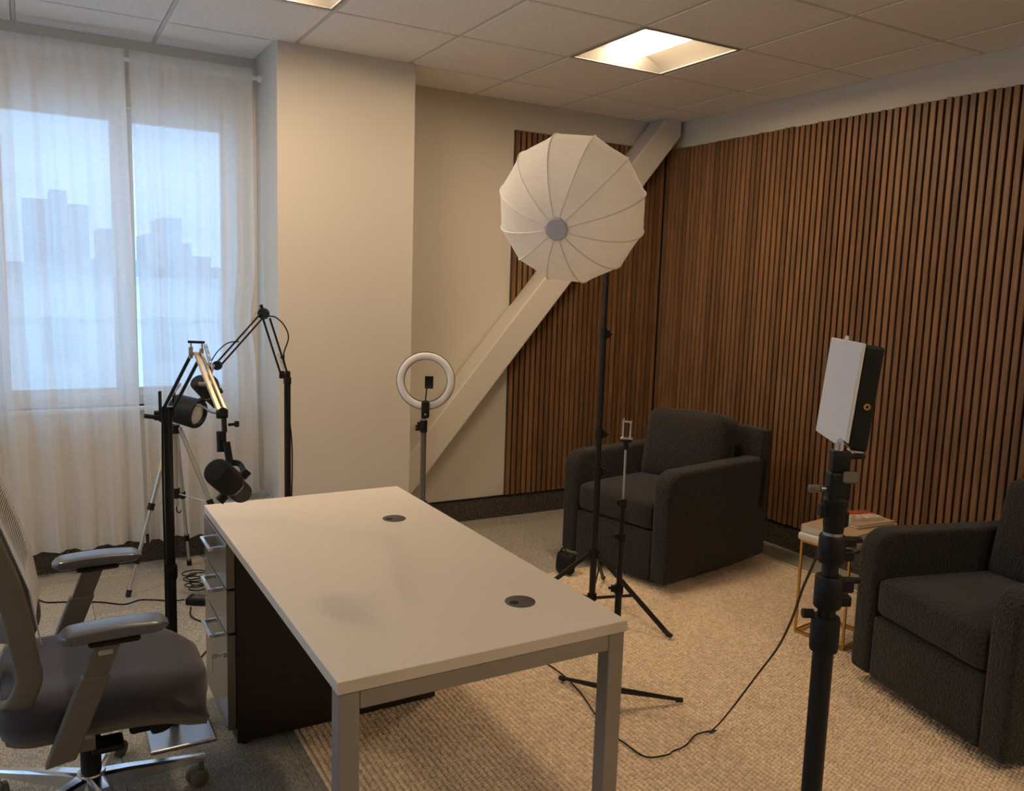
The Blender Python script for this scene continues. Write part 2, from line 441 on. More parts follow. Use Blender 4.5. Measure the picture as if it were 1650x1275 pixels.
wl3 = window('window_3', 'wide window in the left wall outside the view', -(LY1-LY0)/2, (LY1-LY0)/2)
wl3.location = (XL-.08, (LY0+LY1)/2, WZ0); wl3.rotation_euler = (0, 0, PI/2)

# ------------------------------------------------------------ recessed ceiling lights
lab = ['lit recessed square ceiling light above the lantern softbox', 'lit recessed ceiling light near the window cut by the top edge',
       'recessed ceiling light over the far left beside the window wall',
       'added recessed fill light behind the viewer on the armchair side', 'added recessed fill light behind the viewer on the desk side']
for k, (xa, xb, ya, yb_) in enumerate(LIGHTS):
    cx, cy = (xa+xb)/2, (ya+yb_)/2; hx, hy = (xb-xa)/2-GB, (yb_-ya)/2-GB
    t = thing('ceiling_light', lab[k], 'ceiling light', (cx, cy, CEIL), 0, 'recessed ceiling lights')
    f = MB(); fw = .016
    f.box((-hx, -hy, -.003), (-hx+fw, hy, .004)); f.box((hx-fw, -hy, -.003), (hx, hy, .004))
    f.box((-hx+fw, -hy, -.003), (hx-fw, -hy+fw, .004)); f.box((-hx+fw, hy-fw, -.003), (hx-fw, hy, .004))
    f.build('frame', 'troffer_white', t)
    ix, iy = hx-fw, hy-fw; LW = .092
    for s_ in (-1, 1):                                    # curved side reflectors
        prof = []
        for q in range(9):
            u = q/8; prof.append((s_*(ix-(ix-LW)*u), .058*math.sin(u*PI/2)**.8+.002))
        g = MB(); n_ = len(prof)
        vs_ = [(x_, -iy+.045*min(1, z_/.058), z_) for x_, z_ in prof]+[(x_, iy-.045*min(1, z_/.058), z_) for x_, z_ in prof]
        g.add(vs_, [[i, i+1, n_+i+1, n_+i] for i in range(n_-1)], True); g.build('reflector', 'troffer_white', t)
    for s_ in (-1, 1):                                    # sloping end plates, meeting the curved reflectors
        half = [(ix-(ix-LW)*q/8, .058*math.sin(q/8*PI/2)**.8+.002) for q in range(9)]
        ring_ = [(-x_, z_) for x_, z_ in half]+[(x_, z_) for x_, z_ in half[::-1]]
        g = MB(); g.add([(x_, s_*(iy-.045*min(1, z_/.058)), z_) for x_, z_ in ring_], [list(range(len(ring_)))]); g.build('end_plate', 'troffer_white', t)
    g = MB(); prof = []
    for q in range(9):
        a = -1+2*q/8; prof.append((a*LW, .052-.034*(1-abs(a)**4)))
    n_ = len(prof); L_ = iy-.03
    vs_ = [(x_, -L_, z_) for x_, z_ in prof]+[(x_, L_, z_) for x_, z_ in prof]
    g.add(vs_, [[i, i+1, n_+i+1, n_+i] for i in range(n_-1)], True)
    g.add(vs_[:n_], [list(range(n_))]); g.add(vs_[n_:], [list(range(n_))[::-1]])
    g.build('lens', 'lamp_lens', t)
    h = MB(); h.box((-ix-.005, -iy-.005, .064), (ix+.005, iy+.005, .08)); h.build('housing', 'troffer_white', t)

# ------------------------------------------------------------ walnut slat panels
PZ0, PZ1 = .152, 2.533; PITCH_S = .0411; SWD = .0285; STH = .016
def slatmesh(h, ax):
    b = MB(); e = .0018
    if ax == 'x': b.box((-SWD/2, 0, 0), (SWD/2, STH, h), bev=e, seg=1)
    else: b.box((0, -SWD/2, 0), (STH, SWD/2, h), bev=e, seg=1)
    return b
sp = thing('slat_panel', 'walnut slat wall panel on the back wall behind the diagonal beam', 'wall panel', (3.33, YB-.016, PZ0), 0, 'walnut slat panels')
MB().box((2.724, YB-.0095, PZ0), (XR-.0005, YB-.0005, PZ1)).build('backing', 'felt', sp, sp.location)
MB().box((2.7215, YB-.0275, PZ0), (2.7235, YB-.0005, PZ1)).build('edge_strip', 'wood_panel_edge', sp, sp.location)
x = 2.724+SWD/2; yS = YB-.0095-STH
k = 0
while x < 3.945:
    xl_, xr_ = x-SWD/2, x+SWD/2
    ta, tb = min(PZ1, zl(xl_)-.004), min(PZ1, zl(xr_)-.004)          # below the beam, scribed to its slope
    la, lb = zt(xl_)+.004, zt(xr_)+.004
    if max(ta, tb) > PZ0+.02:
        b = MB(); b.prism([(-SWD/2, 0), (SWD/2, 0), (SWD/2, tb-PZ0), (-SWD/2, max(.001, ta-PZ0))], 0, STH, 'y')
        o = b.build('slat', 'walnut', sp); o.location = V((x, yS, PZ0))-sp.location
    if min(la, lb) < PZ1-.02:
        b = MB(); b.prism([(-SWD/2, la-PZ0), (SWD/2, min(PZ1, lb)-PZ0), (SWD/2, PZ1-PZ0), (-SWD/2, PZ1-PZ0)], 0, STH, 'y')
        o = b.build('slat', 'walnut', sp); o.location = V((x, yS, PZ0))-sp.location
    x += PITCH_S
sp = thing('slat_panel', 'long walnut slat wall panelling behind the two armchairs', 'wall panel', (XR-.016, 2.4, PZ0), 0, 'walnut slat panels')
MB().box((XR-.0095, .1, PZ0), (XR-.0005, YB-.010, PZ1)).build('backing', 'felt', sp, sp.location)
src = None
y = YB-.03-SWD/2
while y > .12:
    if src is None:
        src = slatmesh(PZ1-PZ0, 'y').build('slat', 'walnut', sp); o = src; o.location = V((XR-.0095-STH, y, PZ0))-sp.location
    else: o = inst(src, 'slat', sp, V((XR-.0095-STH, y, PZ0))-sp.location)
    o.location.z += random.choice((0, 0, 0, .002, -.002, .003))
    y -= PITCH_S

# ------------------------------------------------------------ curtains and rod
YC = 4.655; RZ = 2.59
t = thing('curtain_rod', 'white curtain rod across the window wall', 'curtain rod', (.3, YC, RZ))
MB().cyl((-2.0, YC, RZ), (CX0-.006, YC, RZ), .0105, n=14).build('rod', 'window_white', t, t.location)
MB().cyl((CX0-.016, YC, RZ), (CX0, YC, RZ), .018, n=14).build('end_bracket', 'window_white', t, t.location)
def curtain(label, x0t, x1t, x0b, x1b, nf, seed, zb, pinch=None):
    rnd = random.Random(seed); nx = nf*14; nzv = 70; ztop = RZ+.045
    ph = [rnd.uniform(-1, 1) for _ in range(8)]
    fo = [rnd.uniform(.35, 1.3) for _ in range(nf+2)]
    vs_ = []; fs_ = []
    for j in range(nzv+1):
        v = j/nzv
        z = ztop-(ztop-zb)*(v**1.0 if v > .12 else v)
        for i in range(nx+1):
            s_ = i/nx
            xa = x0t+(x0b-x0t)*v; xb = x1t+(x1b-x1t)*v
            if pinch:
                zc, wz, xp0, xp1 = pinch
                g_ = math.exp(-((z-zc)/wz)**2); xb = xb+(xp1-xb)*g_
            ss = s_+.022*math.sin(6*s_+ph[0]*3)+.010*math.sin(1.3*v+ph[1]*5+5*s_)*v
            x = xa+(xb-xa)*ss
            kf = min(nf, max(0, ss*nf)); a0 = fo[int(kf)]; a1 = fo[int(kf)+1]; fr = kf-int(kf); am = a0+(a1-a0)*fr
            a = am*(.010+.022*min(1, v*2.2))
            phase = 2*PI*nf*ss+.55*math.sin(1.0*v*PI+ph[2]*3+3*s_)
            sn = math.sin(phase); y = a*(abs(sn)**.7*(1 if sn > 0 else -1))+.30*a*math.sin(2.7*phase+ph[3]*4)
            if v < .055:                                   # gathered rod pocket with frill
                q = (ztop-.045-z)/.025
                y = .25*y-.008-.012*math.exp(-q*q)+.004*math.sin(phase*2.6)*(1-math.exp(-q*q))
            zz = z
            if j == nzv: zz += .010*math.sin(5.3*s_+ph[4]*4)+.004*math.sin(31*s_)
            y += .0012*math.sin(9*z+5*s_+ph[5])*v
            vs_.append((x, YC+y, zz))
    for j in range(nzv):
        for i in range(nx):
            q = j*(nx+1)+i; fs_.append([q, q+1, q+nx+2, q+nx+1])
    b = MB(); b.add(vs_, fs_, True)
    o = b.build('curtain', 'curtain_sheer')
    for p in o.data.polygons: p.use_smooth = True
    # stitched hem and rod pocket: doubled cloth, a second layer just behind the first
    for nm, js in (('hem', range(nzv-3, nzv)), ('rod_pocket', range(0, 4))):
        h = MB(); rows = list(js)+[js[-1]+1]
        vv = []; ff = []
        for r_, j in enumerate(rows):
            for i in range(nx+1):
                p = vs_[j*(nx+1)+i]; vv.append((p[0], p[1]+(.036 if nm == 'rod_pocket' else .003), p[2]))
        for r_ in range(len(rows)-1):
            for i in range(nx): q = r_*(nx+1)+i; ff.append([q, q+1, q+nx+2, q+nx+1])
        h.add(vv, ff, True); h.build(nm, 'curtain_sheer', o)
    tag(o, label, 'curtain', 'sheer white curtains')
    return o
curtain('white sheer curtain panel over the window left of the view', -1.95, -.76, -1.94, -.76, 10, 5, .150)
curtain('white sheer curtain panel hanging at the left of the window gap', -.72, .468, -.70, .500, 9, 3, .152)
curtain('white sheer curtain panel hanging beside the column', .470, 1.062, .498, 1.08, 5, 11, .135, pinch=(1.33, .16, .515, 1.045))

# ------------------------------------------------------------ the city outside
struct(MB().box((-900, 12, -24.5), (900, 900, -24)).build('ground_outside', 'ground_far'))
def tower(name, label, y, d, blocks, m):
    t = thing(name, label, 'building', (blocks[0][0], y, -24))
    for i, (xa, xb, z1) in enumerate(blocks):
        MB().box((xa, y+i*.3, -24), (xb, y+d+i*.3, z1)).build('block', m, t, t.location)
    return t
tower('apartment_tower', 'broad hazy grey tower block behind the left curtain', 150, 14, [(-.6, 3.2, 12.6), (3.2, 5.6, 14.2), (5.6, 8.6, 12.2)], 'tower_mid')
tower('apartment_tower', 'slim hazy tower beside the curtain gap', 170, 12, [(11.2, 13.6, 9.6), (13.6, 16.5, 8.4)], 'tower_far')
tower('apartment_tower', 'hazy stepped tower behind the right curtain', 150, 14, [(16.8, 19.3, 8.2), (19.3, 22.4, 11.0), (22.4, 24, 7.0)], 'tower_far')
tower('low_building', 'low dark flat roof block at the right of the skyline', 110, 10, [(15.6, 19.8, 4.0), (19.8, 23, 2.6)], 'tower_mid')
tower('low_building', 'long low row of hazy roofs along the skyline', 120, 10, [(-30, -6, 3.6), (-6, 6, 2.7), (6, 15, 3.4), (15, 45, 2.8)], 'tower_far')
nb = thing('white_building', 'pale neighbouring building facade just outside the window', 'building', (3, 30, -24))
MB().box((-16, 30, -24), (26, 42, 1.25)).build('facade', 'bldg_white', nb, nb.location)
MB().box((-16.2, 29.8, 1.25), (26.2, 42.2, 1.42)).build('parapet', 'tower_far', nb, nb.location)
MB().box((-16.1, 29.9, -.02), (26.1, 30, .05)).build('ledge', 'tower_far', nb, nb.location)
for i in range(-4, 8):
    x = .2+i*3.15
    wi = MB().box((x, 29.95, -1.4), (x+1.2, 30.02, .22)).build('window', 'bldg_white', nb, nb.location)
    MB().box((x+.08, 29.93, -1.32), (x+1.12, 29.949, .14)).build('pane', 'bldg_window', wi, nb.location)

# ------------------------------------------------------------ woven rug
import numpy as np
RX0, RX1, RY0, RY1 = .738, 3.722, .45, 3.64
rg = thing('rug', 'chunky woven beige wool rug under desk and armchairs', 'rug', ((RX0+RX1)/2, (RY0+RY1)/2, 0))
MB().box((RX0, RY0, .0002), (RX1, RY1, .006)).build('backing', 'rug_base', rg, rg.location)
px, py = .0205, .0135
nxr = int((RX1-RX0-.02)/px); nyr = int((RY1-RY0-.02)/py)
rs = np.random.RandomState(4)
ii, jj = np.meshgrid(np.arange(nxr), np.arange(nyr), indexing='ij')
cx = RX0+.012+px*(ii+.5)+rs.normal(0, .0009, ii.shape); cy = RY0+.012+py*(jj+.5+.5*(ii % 2))+rs.normal(0, .0009, ii.shape)
N = cx.size; cx = cx.ravel(); cy = cy.ravel()
hh = .0066*np.clip(1+rs.normal(0, .16, N), .6, 1.18); rx = .0112*(1+rs.normal(0, .07, N)); ry = .0078*(1+rs.normal(0, .07, N)); an = .45+rs.normal(0, .22, N)
K = 6; th = np.arange(K)*2*PI/K
loc = []
for rad, z in ((1.0, 0), (.80, .72)):
    loc.append((rad*np.cos(th), rad*np.sin(th), np.full(K, z)))
lx = np.concatenate([loc[0][0], loc[1][0], [0]]); ly = np.concatenate([loc[0][1], loc[1][1], [0]]); lz = np.concatenate([loc[0][2], loc[1][2], [1]])
ux = rx[:, None]*lx; uy = ry[:, None]*ly
X = cx[:, None]+ux*np.cos(an)[:, None]-uy*np.sin(an)[:, None]; Y = cy[:, None]+ux*np.sin(an)[:, None]+uy*np.cos(an)[:, None]
Z = .0055+hh[:, None]*lz
co = np.stack([X-rg.location.x, Y-rg.location.y, Z], -1).reshape(-1, 3).astype(np.float32)
nv = 2*K+1
quads = np.array([[i, (i+1) % K, K+(i+1) % K, K+i] for i in range(K)]); tris = np.array([[K+i, K+(i+1) % K, 2*K] for i in range(K)])
base = (np.arange(N)*nv)[:, None, None]
q_ = (quads[None]+base).reshape(-1, 4); t_ = (tris[None]+base).reshape(-1, 3)
me = bpy.data.meshes.new('wool_loops'); me.vertices.add(len(co)); me.vertices.foreach_set('co', co.ravel())
nl = q_.size+t_.size; me.loops.add(nl); me.loops.foreach_set('vertex_index', np.concatenate([q_.ravel(), t_.ravel()]).astype(np.int32))
npoly = len(q_)+len(t_); me.polygons.add(npoly)
ls = np.concatenate([np.arange(len(q_))*4, q_.size+np.arange(len(t_))*3]).astype(np.int32)
me.polygons.foreach_set('loop_start', ls)
me.update(calc_edges=True); me.polygons.foreach_set('use_smooth', np.ones(npoly, bool)); me.materials.append(MATS['rug_wool']); me.validate()
o = bpy.data.objects.new('wool_loops', me); COL.objects.link(o); o.parent = rg; o['kind'] = 'stuff'
b = MB(); ring = [(RX0, RY0), (RX1, RY0), (RX1, RY1), (RX0, RY1)]
for i in range(4):
    a, c = ring[i], ring[(i+1) % 4]; b.cyl((a[0], a[1], .007), (c[0], c[1], .007), .0062, n=8)
b.build('edge_binding', 'rug_wool', rg, rg.location)

# ------------------------------------------------------------ desk
DX0, DX1, DY0, DY1, DZ = .516, 1.261, 1.564, 3.078, .730
RT = .0138                                            # top of the rug
d = thing('desk', 'taupe topped office desk with grey metal legs', 'desk', ((DX0+DX1)/2, (DY0+DY1)/2, RT)); off = d.location
tp = MB(); tp.box((DX0, DY0, DZ-.028), (DX1, DY1, DZ), bev=.0015, seg=1); tp.build('tabletop', 'desk_laminate', d, off)
LG = .046
for x in (DX0+.004, DX1-.004-LG):
    z0 = RT if x > RX0 else .0005
    MB().box((x, DY0+.006, z0), (x+LG, DY0+.006+LG, DZ-.030), bev=.002, seg=1).build('leg', 'desk_metal', d, off)
MB().box((DX0+.0045+LG, DY0+.007, DZ-.072), (DX1-.0045-LG, DY0+.006+LG-.001, DZ-.030), bev=.002, seg=1).build('end_rail', 'desk_metal', d, off)
for x in (DX0+.03, DX1-.03-.03):
    MB().box((x, DY0+.006+LG, DZ-.066), (x+.03, 2.672, DZ-.0285)).build('side_rail', 'desk_metal', d, off)
for gx, gy in ((1.072, 2.641), (1.08, 1.787)):
    g = MB(); g.lathe([(.040, -.002), (.040, .0022), (.037, .0032), (0, .0032)], 28, (gx, gy, DZ))
    go = g.build('grommet', 'grommet', d, off)
    MB().lathe([(.0125, 0), (.0125, .0008), (0, .0008)], 16, (gx-.022, gy-.006, DZ+.003)).build('cable_slot', 'grommet_hole', go, off)

# drawer pedestal
p = thing('drawer_pedestal', 'dark wood pedestal with three grey drawer fronts under the desk', 'cabinet', (.9, 2.876, 0)); off = p.location
b = MB(); b.box((.541, 2.674, .0145), (1.258, 3.074, .701), bev=.0015, seg=1); b.build('body', 'espresso', p, off)
for x, y in ((.57, 2.70), (.57, 3.05)):
    MB().cyl((x, y, .0005), (x, y, .0144), .014, n=12).build('foot', 'rubber', p, off)
for z0, z1, hz in ((.548, .698, .648), (.398, .540, .506), (.062, .390, .346)):
    dr = MB().box((.513, 2.680, z0), (.5405, 3.070, z1), bev=.002, seg=1).build('drawer', 'drawer_face', p, off)
    h = MB()
    h.box((.478, 2.802, hz-.006), (.490, 2.952, hz+.006), bev=.002, seg=1)
    for y in (2.802, 2.940): h.box((.490, y, hz-.006), (.513, y+.012, hz+.006))
    h.build('handle', 'chrome', dr, off)
lk = MB(); lk.cyl((.513, 2.715, .315), (.505, 2.715, .315), .010, n=16)
lo = lk.build('lock', 'chrome', p, off)
ky = MB(); ky.box((.488, 2.7135, .311), (.505, 2.7165, .319)); ky.box((.470, 2.7135, .306), (.488, 2.7165, .324), bev=.001, seg=1)
ky.box((.471, 2.712, .262), (.475, 2.716, .304))
ky.build('key', 'steel', lo, off)

# ------------------------------------------------------------ armchairs
def make_armchair(label, loc, rz):
    t = thing('armchair', label, 'armchair', loc, rz, 'charcoal boucle armchairs')
    HD, HW, AT = .45, .382, .108
    def prof(x0, x1, z0, z1, r):
        pts = [(x0, z0), (x1, z0)]
        for i in range(9):
            a = math.radians(90*i/8); pts.append((x1-r+r*math.cos(a), z1-r+r*math.sin(a)))
        r2 = .03
        for i in range(5):
            a = math.radians(90+90*i/4); pts.append((x0+r2+r2*math.cos(a), z1-r2+r2*math.sin(a)))
        return pts
    for s_ in (1, -1):
        b = MB(); y0, y1 = sorted((s_*HW, s_*(HW-AT)))
        b.prism(prof(-HD+.001, HD, .042, .622, .095), y0, y1, 'y')
        o = b.build('arm', 'boucle', t)
        for p_ in o.data.polygons: p_.use_smooth = True
        m_ = o.modifiers.new('round', 'BEVEL'); m_.width = .022; m_.segments = 4; m_.limit_method = 'ANGLE'; m_.angle_limit = math.radians(40)
    b = MB(); b.box((-HD+.02, -HW+AT+.001, .042), (HD-.006, HW-AT-.001, .292), bev=.014, seg=3); b.build('base', 'boucle', t)
    b = MB(); b.soft((0, 0, 0), (.058, HW, .245), .03, (.006, 0, .004), seg=12, mx=Matrix.Translation((-HD+.062, 0, .532)) @ Matrix.Rotation(math.radians(-5), 4, 'Y'))
    b.build('backrest', 'boucle', t)
    b = MB(); b.soft((.075, 0, .376), (.372, HW-AT-.004, .078), .036, (.012, .0, .016), seg=14); b.build('seat_cushion', 'boucle', t)
    b = MB(); b.soft((0, 0, 0), (.092, .270, .208), .05, (.03, .008, .014), seg=14, mx=Matrix.Translation((-.168, .01, .632)) @ Matrix.Rotation(math.radians(-13), 4, 'Y') @ Matrix.Rotation(math.radians(3), 4, 'X'))
    b.build('back_cushion', 'boucle', t)
    b = MB(); b.lathe([(.25, 0), (.25, .012), (.06, .016), (.06, .0415)], 28, (0, 0, .0)); b.build('swivel_base', 'black_metal', t)
    return t
make_armchair('charcoal boucle armchair in the corner behind the lantern stand', (3.114, 3.581, RT+.001), math.radians(190.6))
make_armchair('charcoal boucle armchair at the right edge beside the side table', (3.188, 1.616, RT+.001), math.radians(165.15))

# ------------------------------------------------------------ side table and books
t = thing('side_table', 'small brass framed side table with pale top between the armchairs', 'side table', (3.13, 2.40, RT), math.radians(8)); off = (0, 0, 0)
hx, hy = .122, .117; TZ = .452-RT; rr = .0055
for sx in (-1, 1):
    for sy in (-1, 1): MB().box((sx*hx-rr, sy*hy-rr, 0), (sx*hx+rr, sy*hy+rr, TZ), bev=.001, seg=1).build('leg', 'brass', t)
for sy in (-1, 1):
    for z in (.0, TZ-.011): MB().box((-hx+rr, sy*hy-rr, z), (hx-rr, sy*hy+rr, z+.011)).build('rail', 'brass', t)
for sx in (-1, 1):
    for z in (.0, TZ-.011): MB().box((sx*hx-rr, -hy+rr, z), (sx*hx+rr, hy-rr, z+.011)).build('rail', 'brass', t)
MB().box((-.145, -.13, TZ+.0003), (.27, .13, TZ+.036), bev=.012, seg=4).build('tabletop', 'white_stone', t)
def book(name, label, loc, rz, L, W_, H_, cover, group=None):
    t = thing(name, label, 'book', loc, rz, group)
    MB().box((-L/2+.004, -W_/2+.004, .003), (L/2-.004, W_/2-.001, H_-.003)).build('pages', 'book_pages', t)
    MB().box((-L/2, -W_/2, H_-.003), (L/2, W_/2, H_), bev=.0008, seg=1).build('cover', cover, t)
    MB().box((-L/2, -W_/2, 0), (L/2, W_/2, .003), bev=.0008, seg=1).build('back_cover', cover, t)
    MB().box((-L/2, W_/2-.001, .003), (L/2, W_/2+.0015, H_-.003)).build('spine', cover, t)
    return t
book('hardback_book', 'large tan covered book lying directly on the side table', (3.19, 2.405, .4885), math.radians(8), .39, .245, .036, 'book_tan', 'books on the side table')
book('hardback_book', 'smaller tan book lying on the larger book', (3.265, 2.415, .525), math.radians(-4), .24, .19, .016, 'book_tan', 'books on the side table')
t = thing('spiral_notebook', 'spiral bound booklet with red and cream cover on top of the books', 'notebook', (3.275, 2.43, .5415), math.radians(-14))
MB().box((-.085, -.06, 0), (.085, .06, .010)).build('pages', 'book_pages', t)
MB().box((-.087, -.062, .010), (.087, .000, .0118)).build('cover', 'cover_cream', t)
MB().box((-.087, .000, .010), (.087, .062, .0118)).build('cover', 'cover_red', t)
for i in range(14):
    x = -.078+i*.012
    MB().tube([(x, .058+.008*math.cos(a), .0082+.0068*math.sin(a)) for a in [2*PI*q/10 for q in range(10)]], .0010, 5, closed=True).build('coil', 'steel', t)

# ------------------------------------------------------------ tripod style stands
def clamp(b, x, y, z, r, h, ang):
    """collar with screw boss and lever, appended to builder"""
    b.cyl((x, y, z-h/2), (x, y, z+h/2), r, n=18)
    c, s_ = math.cos(ang), math.sin(ang); mx = Matrix.Translation((x, y, z)) @ Matrix.Rotation(ang, 4, 'Z')
    b.box((r*.6, -r*.55, -h*.36), (r*1.75, r*.55, h*.36), bev=r*.12, seg=1, mx=mx)
    b.cyl((x+c*r*1.7, y+s_*r*1.7, z), (x+c*r*2.3, y+s_*r*2.3, z), r*.33, n=10)
    return b

# lantern light stand
sx, sy = 2.27, 3.095
t = thing('light_stand', 'tall black light stand carrying the white lantern', 'light stand', (sx, sy, RT)); off = t.location
MB().cyl((sx, sy, .085), (sx, sy, .70), .0155, n=18).build('lower_tube', 'black_metal', t, off)
MB().cyl((sx, sy, .70), (sx, sy, 1.33), .0125, n=18).build('middle_tube', 'black_metal', t, off)
MB().cyl((sx, sy, 1.33), (sx, sy, 1.93), .0095, n=18).build('upper_tube', 'black_metal', t, off)
for z, r, h in ((.70, .0215, .05), (.88, .0195, .045), (1.345, .0165, .05)):
    clamp(MB(), sx, sy, z, r, h, -.5).build('clamp', 'black_matte', t, off)
MB().cyl((sx, sy, .285), (sx, sy, .325), .026, n=18).build('leg_collar', 'black_matte', t, off)
MB().cyl((sx, sy, .075), (sx, sy, .105), .022, n=18).build('brace_collar', 'black_matte', t, off)
for fx, fy in ((2.41, 2.695), (2.578, 3.421), (1.855, 3.19)):
    dx, dy = fx-sx, fy-sy; R_ = math.hypot(dx, dy); ux, uy = dx/R_, dy/R_
    foot = .0155 if True else 0
    lg = MB(); lg.sweep([(sx+ux*.024, sy+uy*.024, .306), (fx, fy, RT+.012)], rrect(.022, .012, .003, 2), upv=(0, 0, 1), smooth=False)
    lo = lg.build('leg', 'black_metal', t, off)
    MB().cyl((fx-ux*.03, fy-uy*.03, RT+.030), (fx+ux*.012, fy+uy*.012, RT+.0115), .0105, n=12).build('foot', 'rubber', lo, off)
    mxp = V((sx+ux*.024, sy+uy*.024, .306)).lerp(V((fx, fy, RT+.012)), .52)
    MB().sweep([(sx+ux*.02, sy+uy*.02, .09), mxp], rrect(.014, .006, .002, 2), smooth=False).build('brace', 'black_metal', t, off)

# lantern softbox
Lc = V((1.921, 2.875, 1.8625)); ax = V((-.69, -.614, -.385)).normalized()
t = thing('lantern_softbox', 'large round white ribbed lantern softbox', 'softbox', Lc); 
e1 = ax.cross(V((0, 0, 1))).normalized(); e2 = ax.cross(e1).normalized()
NR = 12; RA, RZF, RZB = .303, .247, .225
def lp(theta, u):           # u -1..1: back pole .. front pole
    ang = u*PI/2*.965
    r = RA*math.cos(ang)**.92; z = (RZF if u > 0 else RZB)*math.sin(ang)
    return r, z
for k in range(NR):
    a0 = 2*PI*(k+.35)/NR; a1 = 2*PI*(k+1.35)/NR; vs_ = []; fs_ = []; na, nu = 8, 28
    for j in range(nu+1):
        u = -1+2*j/nu; r, z = lp(0, u)
        for i in range(na+1):
            s_ = i/na; a = a0+(a1-a0)*s_
            chord = math.cos(PI/NR)/math.cos((s_-.5)*2*PI/NR)
            wr_ = .0022*math.sin(u*26+k*2+3*s_)*math.sin(PI*s_)*(1 if abs(u) < .85 else .3)
            rr_ = r*chord*(1-.006*math.sin(PI*s_))+wr_
            vs_.append(e1*rr_*math.cos(a)+e2*rr_*math.sin(a)+ax*(z))
    for j in range(nu):
        for i in range(na): q = j*(na+1)+i; fs_.append([q, q+1, q+na+2, q+na+1])
    b = MB(); b.add(vs_, fs_, True); o = b.build('panel', 'lantern_cloth', t)
    pts = []
    for j in range(nu+1):
        r, z = lp(0, -1+2*j/nu); pts.append(e1*(r+.001)*math.cos(a0)+e2*(r+.001)*math.sin(a0)+ax*z)
    MB().tube(pts, .0028, 6).build('rib', 'lantern_rib', t)
b = MB(); b.lathe([(.0, RZF+.006), (.040, RZF+.005), (.047, RZF-.002), (.047, RZF-.02)], 28, (0, 0, 0), ax); b.build('front_cap', 'lantern_cap', t)
b = MB(); b.lathe([(.055, -RZB-.03), (.06, -RZB-.01), (.06, -RZB+.02)], 24, (0, 0, 0), ax); b.build('mount_ring', 'black_matte', t)
# lamp head behind it, on top of the stand
lh = thing('studio_lamp', 'black lamp head behind the lantern softbox on its stand', 'lamp', Lc-ax*(RZB+.031))
b = MB(); b.lathe([(.0, -.15), (.045, -.15), (.055, -.14), (.055, -.01), (.045, 0), (0, 0)], 24, (0, 0, 0), ax); b.build('body', 'black_matte', lh)
q = V((sx, sy, 1.931))-V(lh.location); mid = -ax*.075
MB().tube([mid+V((0, 0, -.05)), mid.lerp(q, .5)+V((0, 0, -.05)), q+V((0, 0, .012)), q], .010, 10).build('bracket', 'black_metal', lh)

# weight bag by the stand leg
t = thing('weight_bag', 'small black fabric weight bag in front of the corner armchair', 'bag', (2.45, 3.60, RT))
b = MB(); b.soft((0, 0, .06), (.022, .055, .058), .02, (.006, .006, 0), 8, mx=Matrix.Rotation(math.radians(20), 4, 'Z') @ Matrix.Shear('XY', 4, (.12, 0)))
b.build('pouch', 'black_matte', t)
MB().tube(crom([(-.01, -.03, .115), (-.01, -.015, .14), (-.01, .015, .14), (-.01, .03, .115)], 5), .004, 6).build('handle', 'black_matte', t)

# slim phone tripod with flat legs
sx, sy = 1.812, 2.309
t = thing('phone_tripod', 'slim black phone tripod standing on the rug behind the desk corner', 'tripod', (sx, sy, RT)); off = t.location
MB().cyl((sx, sy, .062), (sx, sy, .47), .0125, n=16).build('lower_tube', 'black_metal', t, off)
MB().cyl((sx, sy, .47), (sx, sy, .67), .0100, n=16).build('tube_section', 'black_metal', t, off)
MB().cyl((sx, sy, .67), (sx, sy, .80), .0075, n=16).build('tube_section', 'black_metal', t, off)
MB().cyl((sx, sy, .80), (sx, sy, 1.0), .0045, n=12).build('centre_rod', 'steel', t, off)
for z, r, h in ((.47, .0165, .032), (.665, .0140, .03), (.790, .0125, .03)):
    clamp(MB(), sx, sy, z, r, h, 2.4).build('clamp', 'black_matte', t, off)
MB().cyl((sx, sy, .052), (sx, sy, .105), .020, n=16).build('hub', 'black_matte', t, off)
for fx, fy, mt in ((1.756, 2.569, 'black_metal'), (2.06, 2.225, 'black_metal'), (1.621, 2.133, 'warm_tube')):
    dx, dy = fx-sx, fy-sy; R_ = math.hypot(dx, dy); ux, uy = dx/R_, dy/R_
    lo = MB().sweep([(sx+ux*.018, sy+uy*.018, .080), (sx+dx*.55, sy+dy*.55, .052), (fx, fy, .026)], rrect(.014, .017, .003, 2), smooth=False, scale=[1.3, 1.0, .72]).build('leg', mt, t, off)
    MB().cyl((fx-ux*.014, fy-uy*.014, .026), (fx+ux*.010, fy+uy*.010, .0235), .0095, n=12).build('foot', 'rubber', lo, off)
hd = MB(); hd.cyl((sx, sy, .985), (sx, sy, 1.01), .009); hd.box((sx-.018, sy-.012, 1.01), (sx+.018, sy+.012, 1.022), bev=.002, seg=1); hd.cyl((sx-.02, sy-.02, .995), (sx, sy, .995), .005)
hd.build('head', 'black_matte', t, off)
ph = MB(); cu = V((.867, -.498, 0))
def bar(b, a, c, w_=.003): b.tube([a, c], w_, 6)
B0 = V((sx, sy, 1.03))
ph.box((-.022, -.010, 0), (.022, .010, .008), bev=.001, seg=1, mx=Matrix.Translation(B0-V((0, 0, .008))) @ Matrix.Rotation(-.52, 4, 'Z'))
for s_ in (-.013, .013): bar(ph, B0+cu*s_, B0+cu*s_+V((0, 0, .056)))
bar(ph, B0-cu*.018+V((0, 0, .056)), B0+cu*.018+V((0, 0, .054)), .0035); bar(ph, B0-cu*.012+V((0, 0, .056)), B0-cu*.012+V((0, 0, .068)), .003)
ph.build('phone_holder', 'chrome', t, off)

